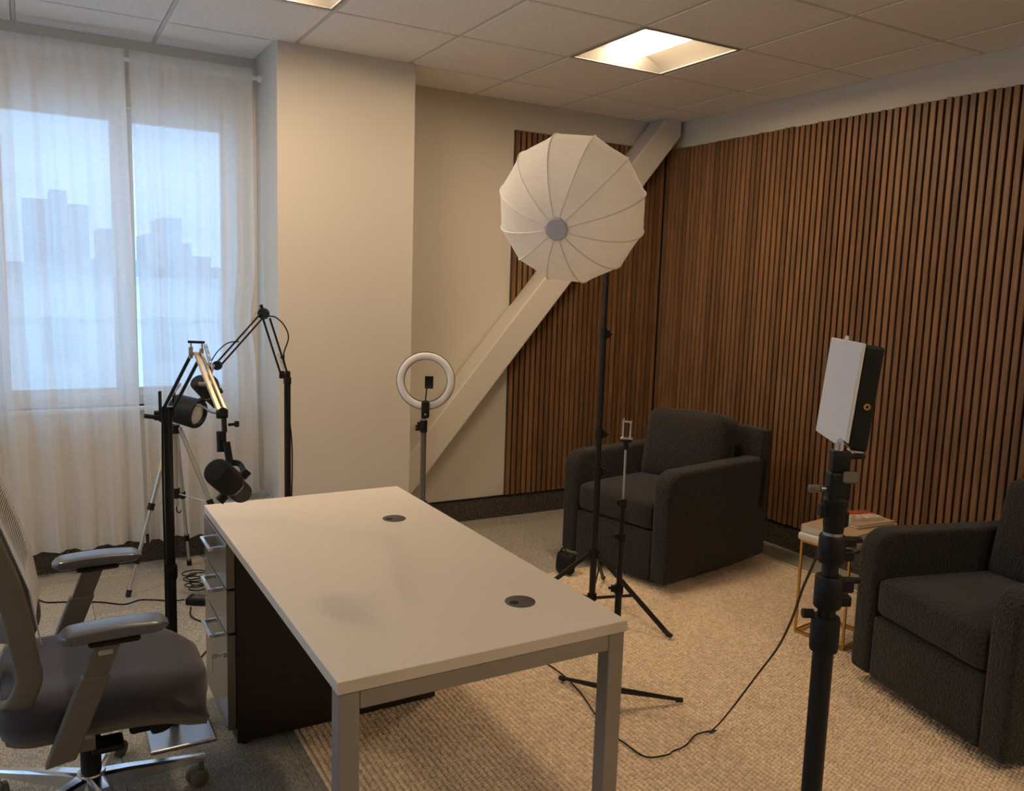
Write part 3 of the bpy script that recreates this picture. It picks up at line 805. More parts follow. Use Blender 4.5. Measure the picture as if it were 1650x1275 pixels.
# ------------------------------------------------------------ ring light
sx, sy = 1.690, 3.790
t = thing('ring_light', 'ring light with phone holder on a floor stand beside the column', 'ring light', (sx, sy, 0)); off = t.location
MB().cyl((sx, sy, .34), (sx, sy, .82), .0145, n=18).build('pole', 'drawer_face', t, off)
MB().cyl((sx, sy, .80), (sx, sy, .90), .0095, n=16).build('inner_pole', 'steel', t, off)
b = clamp(MB(), sx, sy, .835, .018, .06, 2.6); b.cyl((sx-.02, sy+.012, .82), (sx-.035, sy+.02, .82), .009, n=10); b.build('clamp', 'black_matte', t, off)
MB().cyl((sx, sy, .875), (sx, sy, .945), .013, n=16).build('gooseneck', 'black_matte', t, off)
RC = V((1.694, 3.782, 1.065)); fn = (V((0, 0, 1.4))-RC); fn = V((fn.x, fn.y, fn.z*.4)).normalized()
b = MB(); b.lathe([(.125+.0175*math.cos(a), .010*math.sin(a)) for a in [2*PI*q/14 for q in range(14)]], 56, RC, fn, close=True)
rg_ = b.build('ring_tube', 'diffuser', t, off)
b = MB(); b.lathe([(.1425, -.004), (.1455, -.004), (.1455, -.016), (.105, -.016), (.105, -.010)], 56, RC, fn, close=True); b.build('ring_shell', 'black_metal', t, off)
ux_ = V((0, 0, 1)).cross(fn).normalized()
mx = orient(RC+V((0, 0, -.142))+fn*.016, ux_, fn, V((0, 0, 1)))
MB().box((-.020, -.014, -.045), (.020, .012, .045), bev=.011, seg=3, mx=mx).build('control_box', 'black_matte', t, off)
MB().cyl(RC+V((0, 0, -.165))+fn*.029, RC+V((0, 0, -.165))+fn*.033, .005, n=12).build('button', 'steel', t, off)
h0 = RC+V((0, 0, -.10))+fn*.022
b = MB(); b.tube([h0, h0+V((0, 0, .03))-ux_*(-.002), h0+ux_*.006+V((0, 0, .075))+fn*.02], .0035, 8); b.build('holder_arm', 'black_matte', t, off)
mx = orient(h0+ux_*.016+V((0, 0, .098))+fn*.022, ux_, fn, V((0, 0, 1)))
b = MB(); b.box((-.021, -.004, -.030), (.021, .004, .030), bev=.003, seg=2, mx=mx); b.box((-.021, .004, .022), (.021, .014, .031), bev=.002, seg=1, mx=mx); b.box((-.021, .004, -.031), (.021, .014, -.022), bev=.002, seg=1, mx=mx)
b.build('phone_holder', 'black_matte', t, off)
MB().cyl((sx, sy, .40), (sx, sy, .45), .024, n=16).build('leg_collar', 'black_matte', t, off)
for k in range(3):
    a = 2*PI*k/3-.5; ux, uy = math.cos(a), math.sin(a); fx, fy = sx+ux*.30, sy+uy*.30
    lo = MB().sweep([(sx+ux*.022, sy+uy*.022, .43), (sx+ux*.05, sy+uy*.05, .415), (fx, fy, .014)], rrect(.024, .014, .004, 2), smooth=False, scale=[1.2, 1.2, .8]).build('leg', 'black_matte', t, off)
    MB().cyl((fx-ux*.01, fy-uy*.01, .028), (fx+ux*.008, fy+uy*.008, .0105), .010, n=12).build('foot', 'rubber', lo, off)
    MB().tube([(sx+ux*.014, sy+uy*.014, .26), (sx+ux*.15, sy+uy*.15, .235)], .005, 6).build('brace', 'black_matte', t, off)
MB().cyl((sx, sy, .24), (sx, sy, .36), .0135, n=16).build('lower_tube', 'black_matte', t, off)

# ------------------------------------------------------------ led panel on its stand (foreground)
sx, sy = 1.139, .890
t = thing('light_stand', 'black light stand in the right foreground holding the LED panel', 'light stand', (sx, sy, RT)); off = t.location
MB().cyl((sx, sy, .10), (sx, sy, .985), .0172, n=24).build('lower_tube', 'black_metal', t, off)
MB().cyl((sx, sy, .985), (sx, sy, 1.06), .0150, n=24).build('middle_tube', 'black_metal', t, off)
MB().cyl((sx, sy, 1.06), (sx, sy, 1.15), .0135, n=24).build('upper_tube', 'black_metal', t, off)
rv = math.atan2(-.498, .867)
MB().lathe([(.0225, .955), (.0235, .96), (.0235, 1.008), (.022, 1.014), (.019, 1.014)], 28, (sx, sy, 0)).build('collar', 'black_matte', t, off)
MB().cyl((sx-.867*.022, sy+.498*.022, 1.018), (sx-.867*.040, sy+.498*.040, 1.018), .008, n=8).build('knob', 'black_matte', t, off)
for z0, z1, r in ((1.030, 1.085, .0225), (1.108, 1.155, .0215)):
    b = MB(); b.lathe([(r-.002, z0), (r, z0+.003), (r, z1-.003), (r-.002, z1)], 28, (sx, sy, 0))
    mx = Matrix.Translation((sx, sy, 0)) @ Matrix.Rotation(rv, 4, 'Z')
    b.box((r*.5, -.010, z0+.028), (r*1.75, .010, z1-.004), bev=.002, seg=1, mx=mx)
    b.box((r*.5, -.010, z0+.004), (r*1.65, .010, z0+.022), bev=.002, seg=1, mx=mx)
    b.box((r*1.5, -.006, z1-.012), (r*2.3, .006, z1-.003), bev=.002, seg=1, mx=mx @ Matrix.Translation((0, 0, 0)))
    b.build('clamp', 'black_matte', t, off)
MB().cyl((sx, sy, 1.155), (sx, sy, 1.16), .0165, n=24).build('washer', 'steel', t, off)
b = MB(); b.lathe([(.016, 1.16), (.0175, 1.175), (.017, 1.20), (.020, 1.205), (.020, 1.216), (.016, 1.22)], 24, (sx, sy, 0))
b.box((-.026, -.008, 1.185), (-.012, .008, 1.208), bev=.003, seg=1, mx=mx); b.box((.012, -.004, 1.168), (.024, .004, 1.196), bev=.003, seg=1, mx=mx @ Matrix.Rotation(.0, 4, 'Z'))
b.build('swivel_socket', 'black_matte', t, off)
b = MB(); b.box((-.017, -.014, 1.216), (.019, .014, 1.262), bev=.004, seg=2, mx=mx); b.build('swivel_body', 'black_matte', t, off)
b = MB(); b.cyl((sx-.867*.016, sy+.498*.016, 1.232), (sx-.867*.027, sy+.498*.027, 1.232), .006, n=10)
b.box((-.047, -.005, 1.226), (-.026, .005, 1.239), bev=.004, seg=2, mx=mx); b.build('wing_knob', 'drawer_face', t, off)
b = MB(); b.box((.002, -.018, 1.246), (.030, -.013, 1.266), bev=.003, seg=1, mx=mx @ Matrix.Translation((0, 0, 0))); b.build('lever', 'drawer_face', t, off)
b = MB(); b.box((-.014, -.011, 1.262), (.016, .011, 1.298), bev=.003, seg=2, mx=mx); b.cyl((sx+.867*.016, sy-.498*.016, 1.288), (sx+.867*.024, sy-.498*.024, 1.288), .005, n=10)
b.box((.022, -.006, 1.284), (.042, .006, 1.293), bev=.003, seg=1, mx=mx); b.build('spigot_block', 'black_matte', t, off)
MB().cyl((sx-.002, sy, 1.296), (sx-.002, sy, 1.3105), .0075, n=16).build('spigot', 'chrome', t, off)
for k in range(3):
    a = 2*PI*k/3+.3; ux, uy = math.cos(a), math.sin(a); fx, fy = sx+ux*.42, sy+uy*.42
    zf = RT if fx > RX0 and fy > RY0 else .0
    lo = MB().sweep([(sx+ux*.03, sy+uy*.03, .40), (fx, fy, zf+.013)], rrect(.024, .014, .003, 2), smooth=False).build('leg', 'black_metal', t, off)
    MB().cyl((fx-ux*.02, fy-uy*.02, zf+.032), (fx+ux*.012, fy+uy*.012, zf+.0125), .012, n=12).build('foot', 'rubber', lo, off)
    MB().sweep([(sx+ux*.02, sy+uy*.02, .125), (sx+ux*.21, sy+uy*.21, .22)], rrect(.014, .006, .002, 2), smooth=False).build('brace', 'black_metal', t, off)
MB().cyl((sx, sy, .38), (sx, sy, .42), .030, n=20).build('leg_collar', 'black_matte', t, off)
MB().cyl((sx, sy, .105), (sx, sy, .145), .024, n=20).build('brace_collar', 'black_matte', t, off)
# panel: face looks towards the window side, seen almost edge-on
rt_, rb_, lt_ = V((1.177, .892, 1.469)), V((1.150, .881, 1.297)), V((1.307, 1.061, 1.472))
az = (rt_-rb_).normalized(); aw = (lt_-rt_).normalized(); az = (az-aw*az.dot(aw)*.85).normalized(); aw = (aw-az*aw.dot(az)).normalized(); an_ = az.cross(aw); 
if an_.dot(V((-1, .6, 0))) < 0: an_ = -an_
Hh = .174; Ww = .205; Th = .032
Pc = rb_.lerp(rt_, .5)+aw*Ww/2-an_*Th/2
t = thing('led_panel', 'rectangular LED light panel with white diffuser on the foreground stand', 'light panel', Pc)
mx = orient((0, 0, 0), aw, an_, az)
MB().box((-Ww/2, -Th/2, -Hh/2), (Ww/2, Th/2, Hh/2), bev=.004, seg=2, mx=mx).build('housing', 'black_matte', t)
b = MB(); b.box((-Ww/2-.001, Th/2-.001, -Hh/2-.001), (Ww/2+.001, Th/2+.005, Hh/2+.003), bev=.0015, seg=1, mx=mx)
b.cyl(mx @ V((0, Th/2+.002, Hh/2+.003)), mx @ V((0, Th/2+.0055, Hh/2+.003)), .008, n=14); b.build('diffuser', 'diffuser', t)
b = MB(); q = mx @ V((-Ww/2-.0005, -.003, -.012)); b.lathe([(.0055, 0), (.0055, .002), (.0025, .002), (.0025, 0)], 16, q, -aw, close=True); b.build('thread_socket', 'brass', t)
b = MB(); b.box((-.012, -Th/2, -Hh/2-.006), (.012, Th/2, -Hh/2), mx=mx @ Matrix.Translation((-Ww/2+.03, 0, 0))); b.build('mount_foot', 'chrome', t)
b = MB(); b.cyl(mx @ V((-Ww/2+.02, 0, -Hh/2-.004)), V((sx-.002, sy, 1.312))-Pc, .006, n=12); b.build('stud', 'chrome', t)
# its cord, drooping to the rug and on towards the desk
cp = [(1.160, .905, 1.20), (1.165, .922, 1.161), (1.193, .956, 1.109), (1.25, 1.017, 1.042), (1.328, 1.099, .959), (1.446, 1.22, .826), (1.569, 1.36, .679), (1.69, 1.522, .518), (1.789, 1.692, .324), (1.859, 1.817, .185), (1.95, 1.95, .06), (2.034, 2.005, .020), (1.96, 2.02, .0165), (1.876, 1.983, .0165), (1.815, 1.975, .0165), (1.781, 1.967, .0165), (1.708, 1.992, .0165),
      (1.697, 2.095, .0165), (1.69, 2.20, .0165), (1.722, 2.30, .0165), (1.764, 2.452, .0165), (1.785, 2.613, .0165), (1.769, 2.777, .0165), (1.70, 2.95, .0165), (1.60, 3.2, .0165)]
tag(MB().tube(crom(cp, 10), .0027, 6).build('floor_cable', 'black_matte'), 'thin black cord drooping from the LED stand across the rug', 'cable')

# ------------------------------------------------------------ microphone stands with scissor arms
def scissor(b, a, c, side, gap=.014, r=.0048):
    for s_ in (-1, 1): b.tube([V(a)+side*gap*s_, V(c)+side*gap*s_], r, 8)
    return b
def spring(b, a, c, r=.005, turns=16):
    a, c = V(a), V(c); q = V((0, 0, 1)).rotation_difference((c-a).normalized()); L = (c-a).length; pts = []
    for i in range(turns*6+1):
        t_ = i/(turns*6); an = 2*PI*turns*t_; pts.append(a+q @ V((r*math.cos(an), r*math.sin(an), L*t_)))
    b.tube(pts, .0011, 4); return b
CU = V((.867, -.498, .03))
# near stand on a square plate
bx, by = .377, .0
bx, by = .377, 2.903
t = thing('microphone_stand', 'black microphone stand with scissor arm on a square steel plate', 'microphone stand', (bx, by, 0), 0, 'microphone stands'); off = t.location
mxp = Matrix.Translation((.386, 2.885, 0))
MB().box((-.103, -.135, .0005), (.103, .135, .011), bev=.0045, seg=2, mx=mxp).build('base_plate', 'plate_steel', t, off)
MB().cyl((bx, by, .011), (bx, by, .55), .0165, n=18).build('lower_pole', 'black_metal', t, off)
MB().cyl((bx, by, .55), (bx, by, 1.085), .0150, n=18).build('upper_pole', 'black_metal', t, off)
MB().lathe([(.018, .53), (.021, .54), (.021, .575), (.0165, .585)], 18, (bx, by, 0)).build('pole_collar', 'black_matte', t, off)
A0 = V((bx, by, 1.095)); A1 = V((.437, 2.686, 1.312)); A2 = V((.428, 2.264, 1.190))
b = MB(); b.cyl((bx, by, 1.08), (bx, by, 1.12), .017, n=16)
mx = Matrix.Translation((bx, by, 1.125)) @ Matrix.Rotation(math.atan2(-.498, .867), 4, 'Z')
b.box((-.026, -.006, -.035), (-.020, .006, .045), mx=mx); b.box((.020, -.006, -.035), (.026, .006, .045), mx=mx); b.box((-.02, -.005, -.03), (.02, .005, -.012), mx=mx)
b.build('arm_base', 'black_metal', t, off)
lo = scissor(MB(), A0+V((0, 0, .01)), A1, CU, .016, .0055).build('lower_arm', 'black_metal', t, off)
b = MB(); spring(b, A0+V((0, 0, .03))+V((0, -.02, .02)), A0.lerp(A1, .45)+V((0, 0, .015))); b.build('spring', 'steel', lo, off)
b = MB(); b.box((-.021, -.012, -.016), (-.016, .012, .020), bev=.001, seg=1, mx=Matrix.Translation(A1) @ Matrix.Rotation(-.52, 4, 'Z')); b.box((.012, -.012, -.016), (.017, .012, .016), bev=.001, seg=1, mx=Matrix.Translation(A1) @ Matrix.Rotation(-.52, 4, 'Z')); b.cyl(A1-CU*.022, A1+CU*.018, .005, n=10)
for s_ in (-.018, .016): b.tube([A1+CU*s_, A1+CU*s_+V((0, 0, .034))], .0028, 6)
b.build('elbow', 'steel', t, off)
MB().cyl(A1-CU*.026+V((0, 0, .036)), A1+CU*.024+V((0, 0, .034)), .0042, n=10).build('elbow_pin', 'black_metal', t, off)
b = MB(); b.sweep([A1+V((0, -.01, .0))-CU*.004, A2-CU*.004], rrect(.010, .013, .002, 2), smooth=False); b.sweep([A1+V((0, -.01, -.002))+CU*.013, A2+CU*.013], rrect(.009, .010, .002, 2), smooth=False)
uo = b.build('upper_arm', 'warm_tube', t, off)
b = MB(); spring(b, A1+CU*.022+V((0, -.02, .03)), A1.lerp(A2, .30)+CU*.022+V((0, 0, .012))); b.build('spring', 'steel', uo, off)
b = MB(); b.cyl(A1.lerp(A2, .55)-CU*.03, A1.lerp(A2, .55)-CU*.006, .006, n=10); b.build('tension_knob', 'steel', uo, off)
b = MB(); b.box((-.013, -.010, -.014), (.015, .010, .010), bev=.004, seg=2, mx=Matrix.Translation(A2) @ Matrix.Rotation(-.52, 4, 'Z')); b.cyl(A2+CU*.0+V((0, -.013, .006)), A2+V((0, -.02, .006)), .012, n=16)
b.build('wrist_joint', 'black_metal', t, off)
b = MB(); b.cyl(A2+V((.004, -.004, -.01)), A2+V((.004, -.012, -.050)), .007, n=12); b.cyl(A2+CU*.016+V((0, -.006, -.03)), A2+CU*.036+V((0, -.006, -.028)), .004, n=8); b.box((-.006, -.004, -.008), (.006, .004, .008), bev=.002, seg=1, mx=Matrix.Translation(A2+CU*.038+V((0, -.006, -.028))))
b.build('wrist_rod', 'black_metal', t, off)
MB().cyl(A2+V((-.006, -.02, -.045)), A2+V((-.006, -.026, -.098)), .0125, n=16).build('thread_adapter', 'black_matte', t, off)
MB().tube(crom([(bx-.016, by-.01, 1.12), (bx-.020, by-.012, .9), (bx-.019, by-.008, .6), (bx-.020, by-.01, .3), (bx-.022, by-.012, .06)], 6), .0032, 6).build('cable', 'black_matte', t, off)

def microphone(label, pa, pb, mount, sidev):
    pa, pb = V(pa), V(pb); axv = (pb-pa); L = axv.length; axv.normalize()
    t = thing('microphone', label, 'microphone', pa.lerp(pb, .5), 0, 'broadcast microphones'); o_ = t.location
    fl_ = L*.52
    MB().lathe([(.0, -.001), (.026, .0), (.033, .006), (.035, .018), (.035, fl_-.006), (.031, fl_)], 28, pa, axv).build('foam_windscreen', 'black_foam', t, o_)
    bo = MB().lathe([(.0315, fl_), (.0315, fl_+.012), (.029, fl_+.016), (.027, L-.012), (.022, L-.002), (0, L)], 28, pa, axv).build('body', 'black_matte', t, o_)
    MB().lathe([(.0318, fl_+.002), (.0325, fl_+.004), (.0325, fl_+.008), (.0318, fl_+.010)], 28, pa, axv).build('trim_ring', 'drawer_face', bo, o_)
    m_ = V(mount); c = pa.lerp(pb, .62); sv = V(sidev).normalized(); sv = (sv-axv*sv.dot(axv)).normalized()
    y = MB()
    for s_ in (1, -1):
        e = c+sv*s_*.040
        y.sweep(crom([m_, m_.lerp(e, .45)+sv*s_*.012, e], 4), rrect(.016, .004, .001, 1), smooth=False)
    y.build('yoke', 'black_metal', t, o_)
    for s_ in (1, -1):
        MB().cyl(c+sv*s_*.030, c+sv*s_*.052, .0125, n=14).build('yoke_knob', 'black_matte', t, o_)
    MB().cyl(m_-V((0, 0, .006)), m_+V((-.006, .016, .052)), .0095, n=14).build('mount', 'black_matte', t, o_)
microphone('black broadcast microphone hanging over the near corner of the desk', (.381, 2.105, 1.074), (.470, 2.206, .978), (.436, 2.205, 1.068), (.75, .1, .65))

# far stand beside the column
bx, by = 1.02, 3.84
t = thing('microphone_stand', 'black microphone stand with scissor arm standing in front of the column', 'microphone stand', (bx, by, 0), 0, 'microphone stands'); off = t.location
MB().lathe([(0, .0005), (.13, .0005), (.13, .010), (.11, .018), (.02, .024), (0, .024)], 32, (bx, by, 0)).build('base_plate', 'black_metal', t, off)
MB().cyl((bx, by, .02), (bx, by, 1.07), .0150, n=18).build('pole', 'black_metal', t, off)
B0 = V((bx, by, 1.085)); B1 = V((.915, 3.845, 1.388)); B2 = V((.690, 3.730, 1.168))
b = MB(); b.cyl((bx, by, 1.065), (bx, by, 1.095), .018, n=16); b.box((-.030, -.008, 0), (.020, .008, .035), bev=.003, seg=1, mx=Matrix.Translation((bx-.006, by, 1.09)) @ Matrix.Rotation(-.4, 4, 'Z'))
b.build('arm_base', 'black_metal', t, off)
lo = scissor(MB(), B0+V((-.01, 0, .012)), B1+V((.012, 0, -.02)), CU, .016, .0048).build('lower_arm', 'black_metal', t, off)
b = MB(); spring(b, B0+V((-.006, -.01, .02)), B0.lerp(B1, .4)); b.build('spring', 'steel', lo, off)
b = MB(); b.lathe([(.0, -.012), (.024, -.012), (.026, -.008), (.026, .008), (.024, .012), (0, .012)], 20, B1, (.498, .867, 0)); b.tube([B1, B1+V((-.012, 0, .040))], .008, 8)
b.build('elbow', 'black_metal', t, off)
b = MB(); sd = V((.65, 0, -.75)).normalized()
for s_ in (-.010, .010): b.tube([B1+sd*s_, B2+sd*s_], .0045, 8)
uo = b.build('upper_arm', 'black_metal', t, off)
b = MB(); spring(b, B1+V((-.012, 0, .038)), B1.lerp(B2, .45)); b.build('spring', 'steel', uo, off)
b = MB(); b.lathe([(.0, -.008), (.020, -.008), (.020, .008), (0, .008)], 16, B2, (.498, .867, 0)); b.build('wrist_joint', 'black_metal', t, off)
b = MB(); b.cyl(B2+V((-.012, 0, .004)), B2+V((-.030, -.005, -.035)), .005, n=10); b.build('wrist_rod', 'steel', t, off)
b = MB(); b.tube(crom([(.934, 3.835, 1.378), (.965, 3.82, 1.372), (1.000, 3.81, 1.335), (1.018, 3.81, 1.28), (.998, 3.82, 1.20), (1.012, 3.825, 1.12), (1.006, 3.822, 1.0), (1.034, 3.82, .8), (1.032, 3.82, .5), (1.012, 3.82, .05)], 7), .0032, 6)
b.tube(crom([B1.lerp(B2, .55), (.74, 3.76, 1.262), (.690, 3.735, 1.225), (.652, 3.715, 1.170)], 7), .0028, 6); b.build('cable', 'black_matte', t, off)
MB().cyl(B0.lerp(B1, .35)+CU*.016-CU*.008, B0.lerp(B1, .35)+CU*.016+CU*.008, .008, n=10).build('cable_clip', 'black_matte', t, off)
microphone('black broadcast microphone seen against the window behind the near arm', (.588, 3.64, 1.118), (.690, 3.70, 1.000), (.660, 3.722, 1.125), (.7, -.4, .5))

# ------------------------------------------------------------ aluminium tripod and the device on it
ap = V((.60, 4.36, .80))
t = thing('camera_tripod', 'silver aluminium camera tripod in front of the curtain', 'tripod', (ap.x, ap.y, 0)); off = t.location
MB().cyl(ap+V((0, 0, -.03)), ap+V((0, 0, .012)), .022, n=16).build('hub', 'black_matte', t, off)
MB().cyl((ap.x, ap.y, .40), (ap.x, ap.y, .80), .011, n=14).build('centre_column', 'aluminium', t, off)
MB().cyl((ap.x, ap.y, .44), (ap.x, ap.y, .49), .017, n=14).build('brace_collar', 'black_matte', t, off)
b = MB(); b.tube(crom([(ap.x, ap.y, .40), (ap.x, ap.y, .375), (ap.x+.012, ap.y-.004, .362), (ap.x+.018, ap.y-.006, .375)], 5), .003, 6); b.build('hook', 'black_matte', t, off)
for fx, fy, tape in ((.358, 4.251, True), (.69, 4.600, False), (.883, 4.18, False)):
    F_ = V((fx, fy, .012)); top = ap+(V((fx, fy, .8))-ap)*.07
    d1 = top.lerp(F_, .48); d2 = top.lerp(F_, .80)
    lo = MB().tube([top, d1], .0115, 10).build('leg', 'aluminium', t, off)
    MB().tube([d1, d2], .009, 10).build('leg_section', 'aluminium', lo, off); MB().tube([d2, F_], .0072, 10).build('leg_section', 'aluminium', lo, off)
    for q, r in ((d1, .016), (d2, .013)):
        dv = (F_-top).normalized(); MB().cyl(q-dv*.018, q+dv*.016, r, n=12).build('leg_clamp', 'black_matte', lo, off)
    dv = (F_-top).normalized(); MB().cyl(F_-dv*.022, F_+dv*.008, .0125, n=12).build('foot', 'rubber', lo, off)
    MB().tube([(ap.x, ap.y, .465), d1], .0036, 6).build('spreader', 'aluminium', t, off)
    if tape:
        MB().tube([top.lerp(F_, .13), top.lerp(F_, .26)], .0128, 10).build('tape_strip', 'tape', lo, off)
b = MB(); b.box((-.028, -.018, 0), (.028, .018, .028), bev=.004, seg=1, mx=Matrix.Translation(ap+V((-.065, .035, .035))))
b.tube([ap, ap+V((-.035, .02, .02)), ap+V((-.065, .035, .04))], .012, 10)
b.cyl(ap+V((-.085, .03, .05)), ap+V((-.135, .01, .062)), .011, n=12); b.cyl(ap+V((-.09, .035, .072)), ap+V((-.045, .035, .072)), .010, n=12)
b.build('head', 'black_matte', t, off)
pa, pb = V((.595, 4.31, .905)), V((.690, 4.215, .882)); axv = (pb-pa).normalized(); L = (pb-pa).length
t = thing('camera', 'short black cylinder with pale glossy face on the silver tripod', 'camera', pa-V((0, 0, .02)))
off = t.location
MB().lathe([(0, 0), (.060, 0), (.070, .008), (.073, L-.01), (.069, L), (.056, L), (.052, L-.012), (.052, L-.016)], 32, pa, axv).build('barrel', 'black_matte', t, off)
MB().lathe([(.052, L-.018), (.052, L-.014), (.025, L-.010), (0, L-.009)], 32, pa, axv).build('lens', 'lens_glass', t, off)
MB().cyl(pa-axv*.001, pa-axv*.030, .016, n=14).build('mount', 'black_matte', t, off)
MB().tube(crom([pa+V((0, -.02, .06)), (.64, 4.22, .945), (.70, 4.17, .925), (.74, 4.13, .90), (.80, 4.10, .905)], 6), .006, 8).build('lead', 'drawer_face', t, off)

# ------------------------------------------------------------ waste basket with liner
t = thing('waste_basket', 'grey waste basket with clear plastic liner behind the desk', 'waste basket', (.975, 4.52, 0), math.radians(0)); 
hx, hy, H_ = .118, .095, .36
b = MB(); k = rrect(2*hx, 2*hy, .03, 4); kb = rrect(2*hx*.8, 2*hy*.8, .025, 4); n_ = len(k)
vs_ = [(x, y, H_) for x, y in k]+[(x, y, .001) for x, y in kb]+[(x*.97, y*.97, H_) for x, y in k]+[(x*.95, y*.95, .006) for x, y in kb]
b.add(vs_, [[i, (i+1) % n_, n_+(i+1) % n_, n_+i] for i in range(n_)]+[[2*n_+i, 2*n_+(i+1) % n_, 3*n_+(i+1) % n_, 3*n_+i] for i in range(n_)]+[[i, (i+1) % n_, 2*n_+(i+1) % n_, 2*n_+i] for i in range(n_)]+[list(range(n_, 2*n_)), list(range(3*n_, 4*n_))], True)
b.build('bin', 'basket', t)
b = MB(); rows = []; vs_ = []; fs_ = []; kk = rrect(2*hx, 2*hy, .03, 10); n_ = len(kk)
for r_, (sc, z) in enumerate(((1.055, H_-.10), (1.05, H_-.04), (1.045, H_+.012), (.985, H_+.020), (.94, H_-.03), (.90, H_-.16))):
    for i, (x, y) in enumerate(kk):
        wv = 1+.012*math.sin(i*2.3+r_)+.01*math.sin(i*5.1); vs_.append((x*sc*wv, y*sc*wv, z+.004*math.sin(i*1.7)))
for r_ in range(5):
    for i in range(n_): fs_.append([r_*n_+i, r_*n_+(i+1) % n_, (r_+1)*n_+(i+1) % n_, (r_+1)*n_+i])
b.add(vs_, fs_, True); b.build('liner', 'liner_sheer', t)

# ------------------------------------------------------------ floor leads and power brick
cp = [(-.35, 4.63, .004), (-.14, 4.56, .004), (-.062, 4.483, .004), (.001, 4.339, .004), (.075, 4.30, .004), (.154, 4.267, .004), (.24, 4.22, .004), (.33, 4.149, .004), (.40, 4.175, .004), (.465, 4.146, .004), (.54, 4.08, .010), (.585, 4.06, .016)]
tag(MB().tube(crom(cp, 8), .0034, 6).build('floor_cable', 'black_matte'), 'black lead running along the carpet from chair to power brick', 'cable')
t = thing('power_brick', 'black power adapter brick lying on the carpet by the drawers', 'power adapter', (.665, 4.01, 0), math.radians(-32))
MB().box((-.078, -.034, .0004), (.078, .034, .034), bev=.006, seg=2).build('case', 'black_matte', t)
MB().box((-.055, -.024, .0342), (.045, .022, .0346)).build('label_plate', 'grommet', t)
b = MB()
pts = []
for i in range(150):
    a = 2*PI*i/26; R_ = .052+.012*math.sin(i*.37); pts.append((.662+R_*math.cos(a)*1.0+.008*math.sin(i*.21), 4.185+R_*math.sin(a)*.8, .006+.0006*i+.010*abs(math.sin(i*.13))))
b.tube(pts, .0032, 5)
tag(b.build('coiled_cord', 'black_matte'), 'loose coil of black cord heaped behind the power brick', 'cable')
cp = [(.60, 3.98, .004), (.585, 3.86, .004), (.64, 3.76, .004), (.74, 3.70, .004), (.85, 3.62, .004)]
tag(MB().tube(crom(cp, 7), .0036, 6).build('floor_cable', 'black_matte'), 'loop of black lead in front of the power brick', 'cable')
cp = [(.50, 3.32, .004), (.47, 3.22, .004), (.475, 3.12, .004), (.49, 3.04, .004)]
tag(MB().tube(crom([(.60, 3.50, .004)]+cp, 7), .0036, 6).build('floor_cable', 'black_matte'), 'short black lead on the carpet between chair seat and drawers', 'cable')

# ------------------------------------------------------------ office chair (faces the desk, +x)
t = thing('office_chair', 'office chair with grey mesh back and dark fabric seat at the desk', 'office chair', (.102, 2.53, 0))
SYH = .245
# seat: rounded plan, waterfall front
vs_ = []; fs_ = []; nu, nv_ = 26, 20
def seat_pt(u, v, top):
    x = -.205+.51*u; w_ = SYH*(1-.10*max(0, (u-.55)/.45)**2-.16*max(0, (.15-u)/.15)**2)
    e = 2*v-1
    xx = x-.055*max(0, abs(e)-.35)**2*(1 if u > .6 else 0)*4*max(0, (u-.6)/.4)
    y = w_*e
    edge = max(0, (abs(e)-.72)/.28)
    z = .466+.010*e*e*(1-edge)-.024*edge**2.2
    z -= .045*max(0, (u-.55)/.45)**2
    fe = max(0, (u-.88)/.12); z -= .014*fe**2; edge = 0
    if not top: z = .366-.048*max(0, (u-.50)/.50)**2*1.0; xx = -.205+.505*u*(.985); y = w_*e*.96
    return (xx, y, z)
b = MB()
for top in (True, False):
    vv = []; ff = []
    for i in range(nu+1):
        for j in range(nv_+1): vv.append(seat_pt(i/nu, j/nv_, top))
    for i in range(nu):
        for j in range(nv_): q = i*(nv_+1)+j; ff.append([q, q+1, q+nv_+2, q+nv_+1])
    b.add(vv, ff, True)
ring = [(i, 0) for i in range(nu+1)]+[(nu, j) for j in range(1, nv_+1)]+[(i, nv_) for i in range(nu-1, -1, -1)]+[(0, j) for j in range(nv_-1, 0, -1)]
tv = [seat_pt(i/nu, j/nv_, True) for i, j in ring]; bv_ = [seat_pt(i/nu, j/nv_, False) for i, j in ring]; n_ = len(ring)
mv = []
for a, c in zip(tv, bv_):
    m_ = V(a).lerp(V(c), .5); d_ = V((m_.x-.05, m_.y, 0)); mv.append(m_+d_.normalized()*.010)
b.add(tv+mv+bv_, [[i, (i+1) % n_, n_+(i+1) % n_, n_+i] for i in range(n_)]+[[n_+i, n_+(i+1) % n_, 2*n_+(i+1) % n_, 2*n_+i] for i in range(n_)], True)
so = b.build('seat', 'chair_fabric', t)
for p_ in so.data.polygons: p_.use_smooth = True
try: so.data.attributes.remove(so.data.attributes['sharp_edge'])
except Exception: pass
b = MB(); vv = []
for q, (sc, dz) in enumerate(((.985, 0), (.97, -.020), (.80, -.034))):
    for i, j in ring:
        p_ = seat_pt(i/nu, j/nv_, False); vv.append(((p_[0]-.05)*sc+.05, p_[1]*sc, p_[2]+dz))
b.add(vv, [[q*n_+i, q*n_+(i+1) % n_, (q+1)*n_+(i+1) % n_, (q+1)*n_+i] for q in range(2) for i in range(n_)]+[list(range(2*n_, 3*n_))], True); b.build('seat_shell', 'chair_plastic', t)
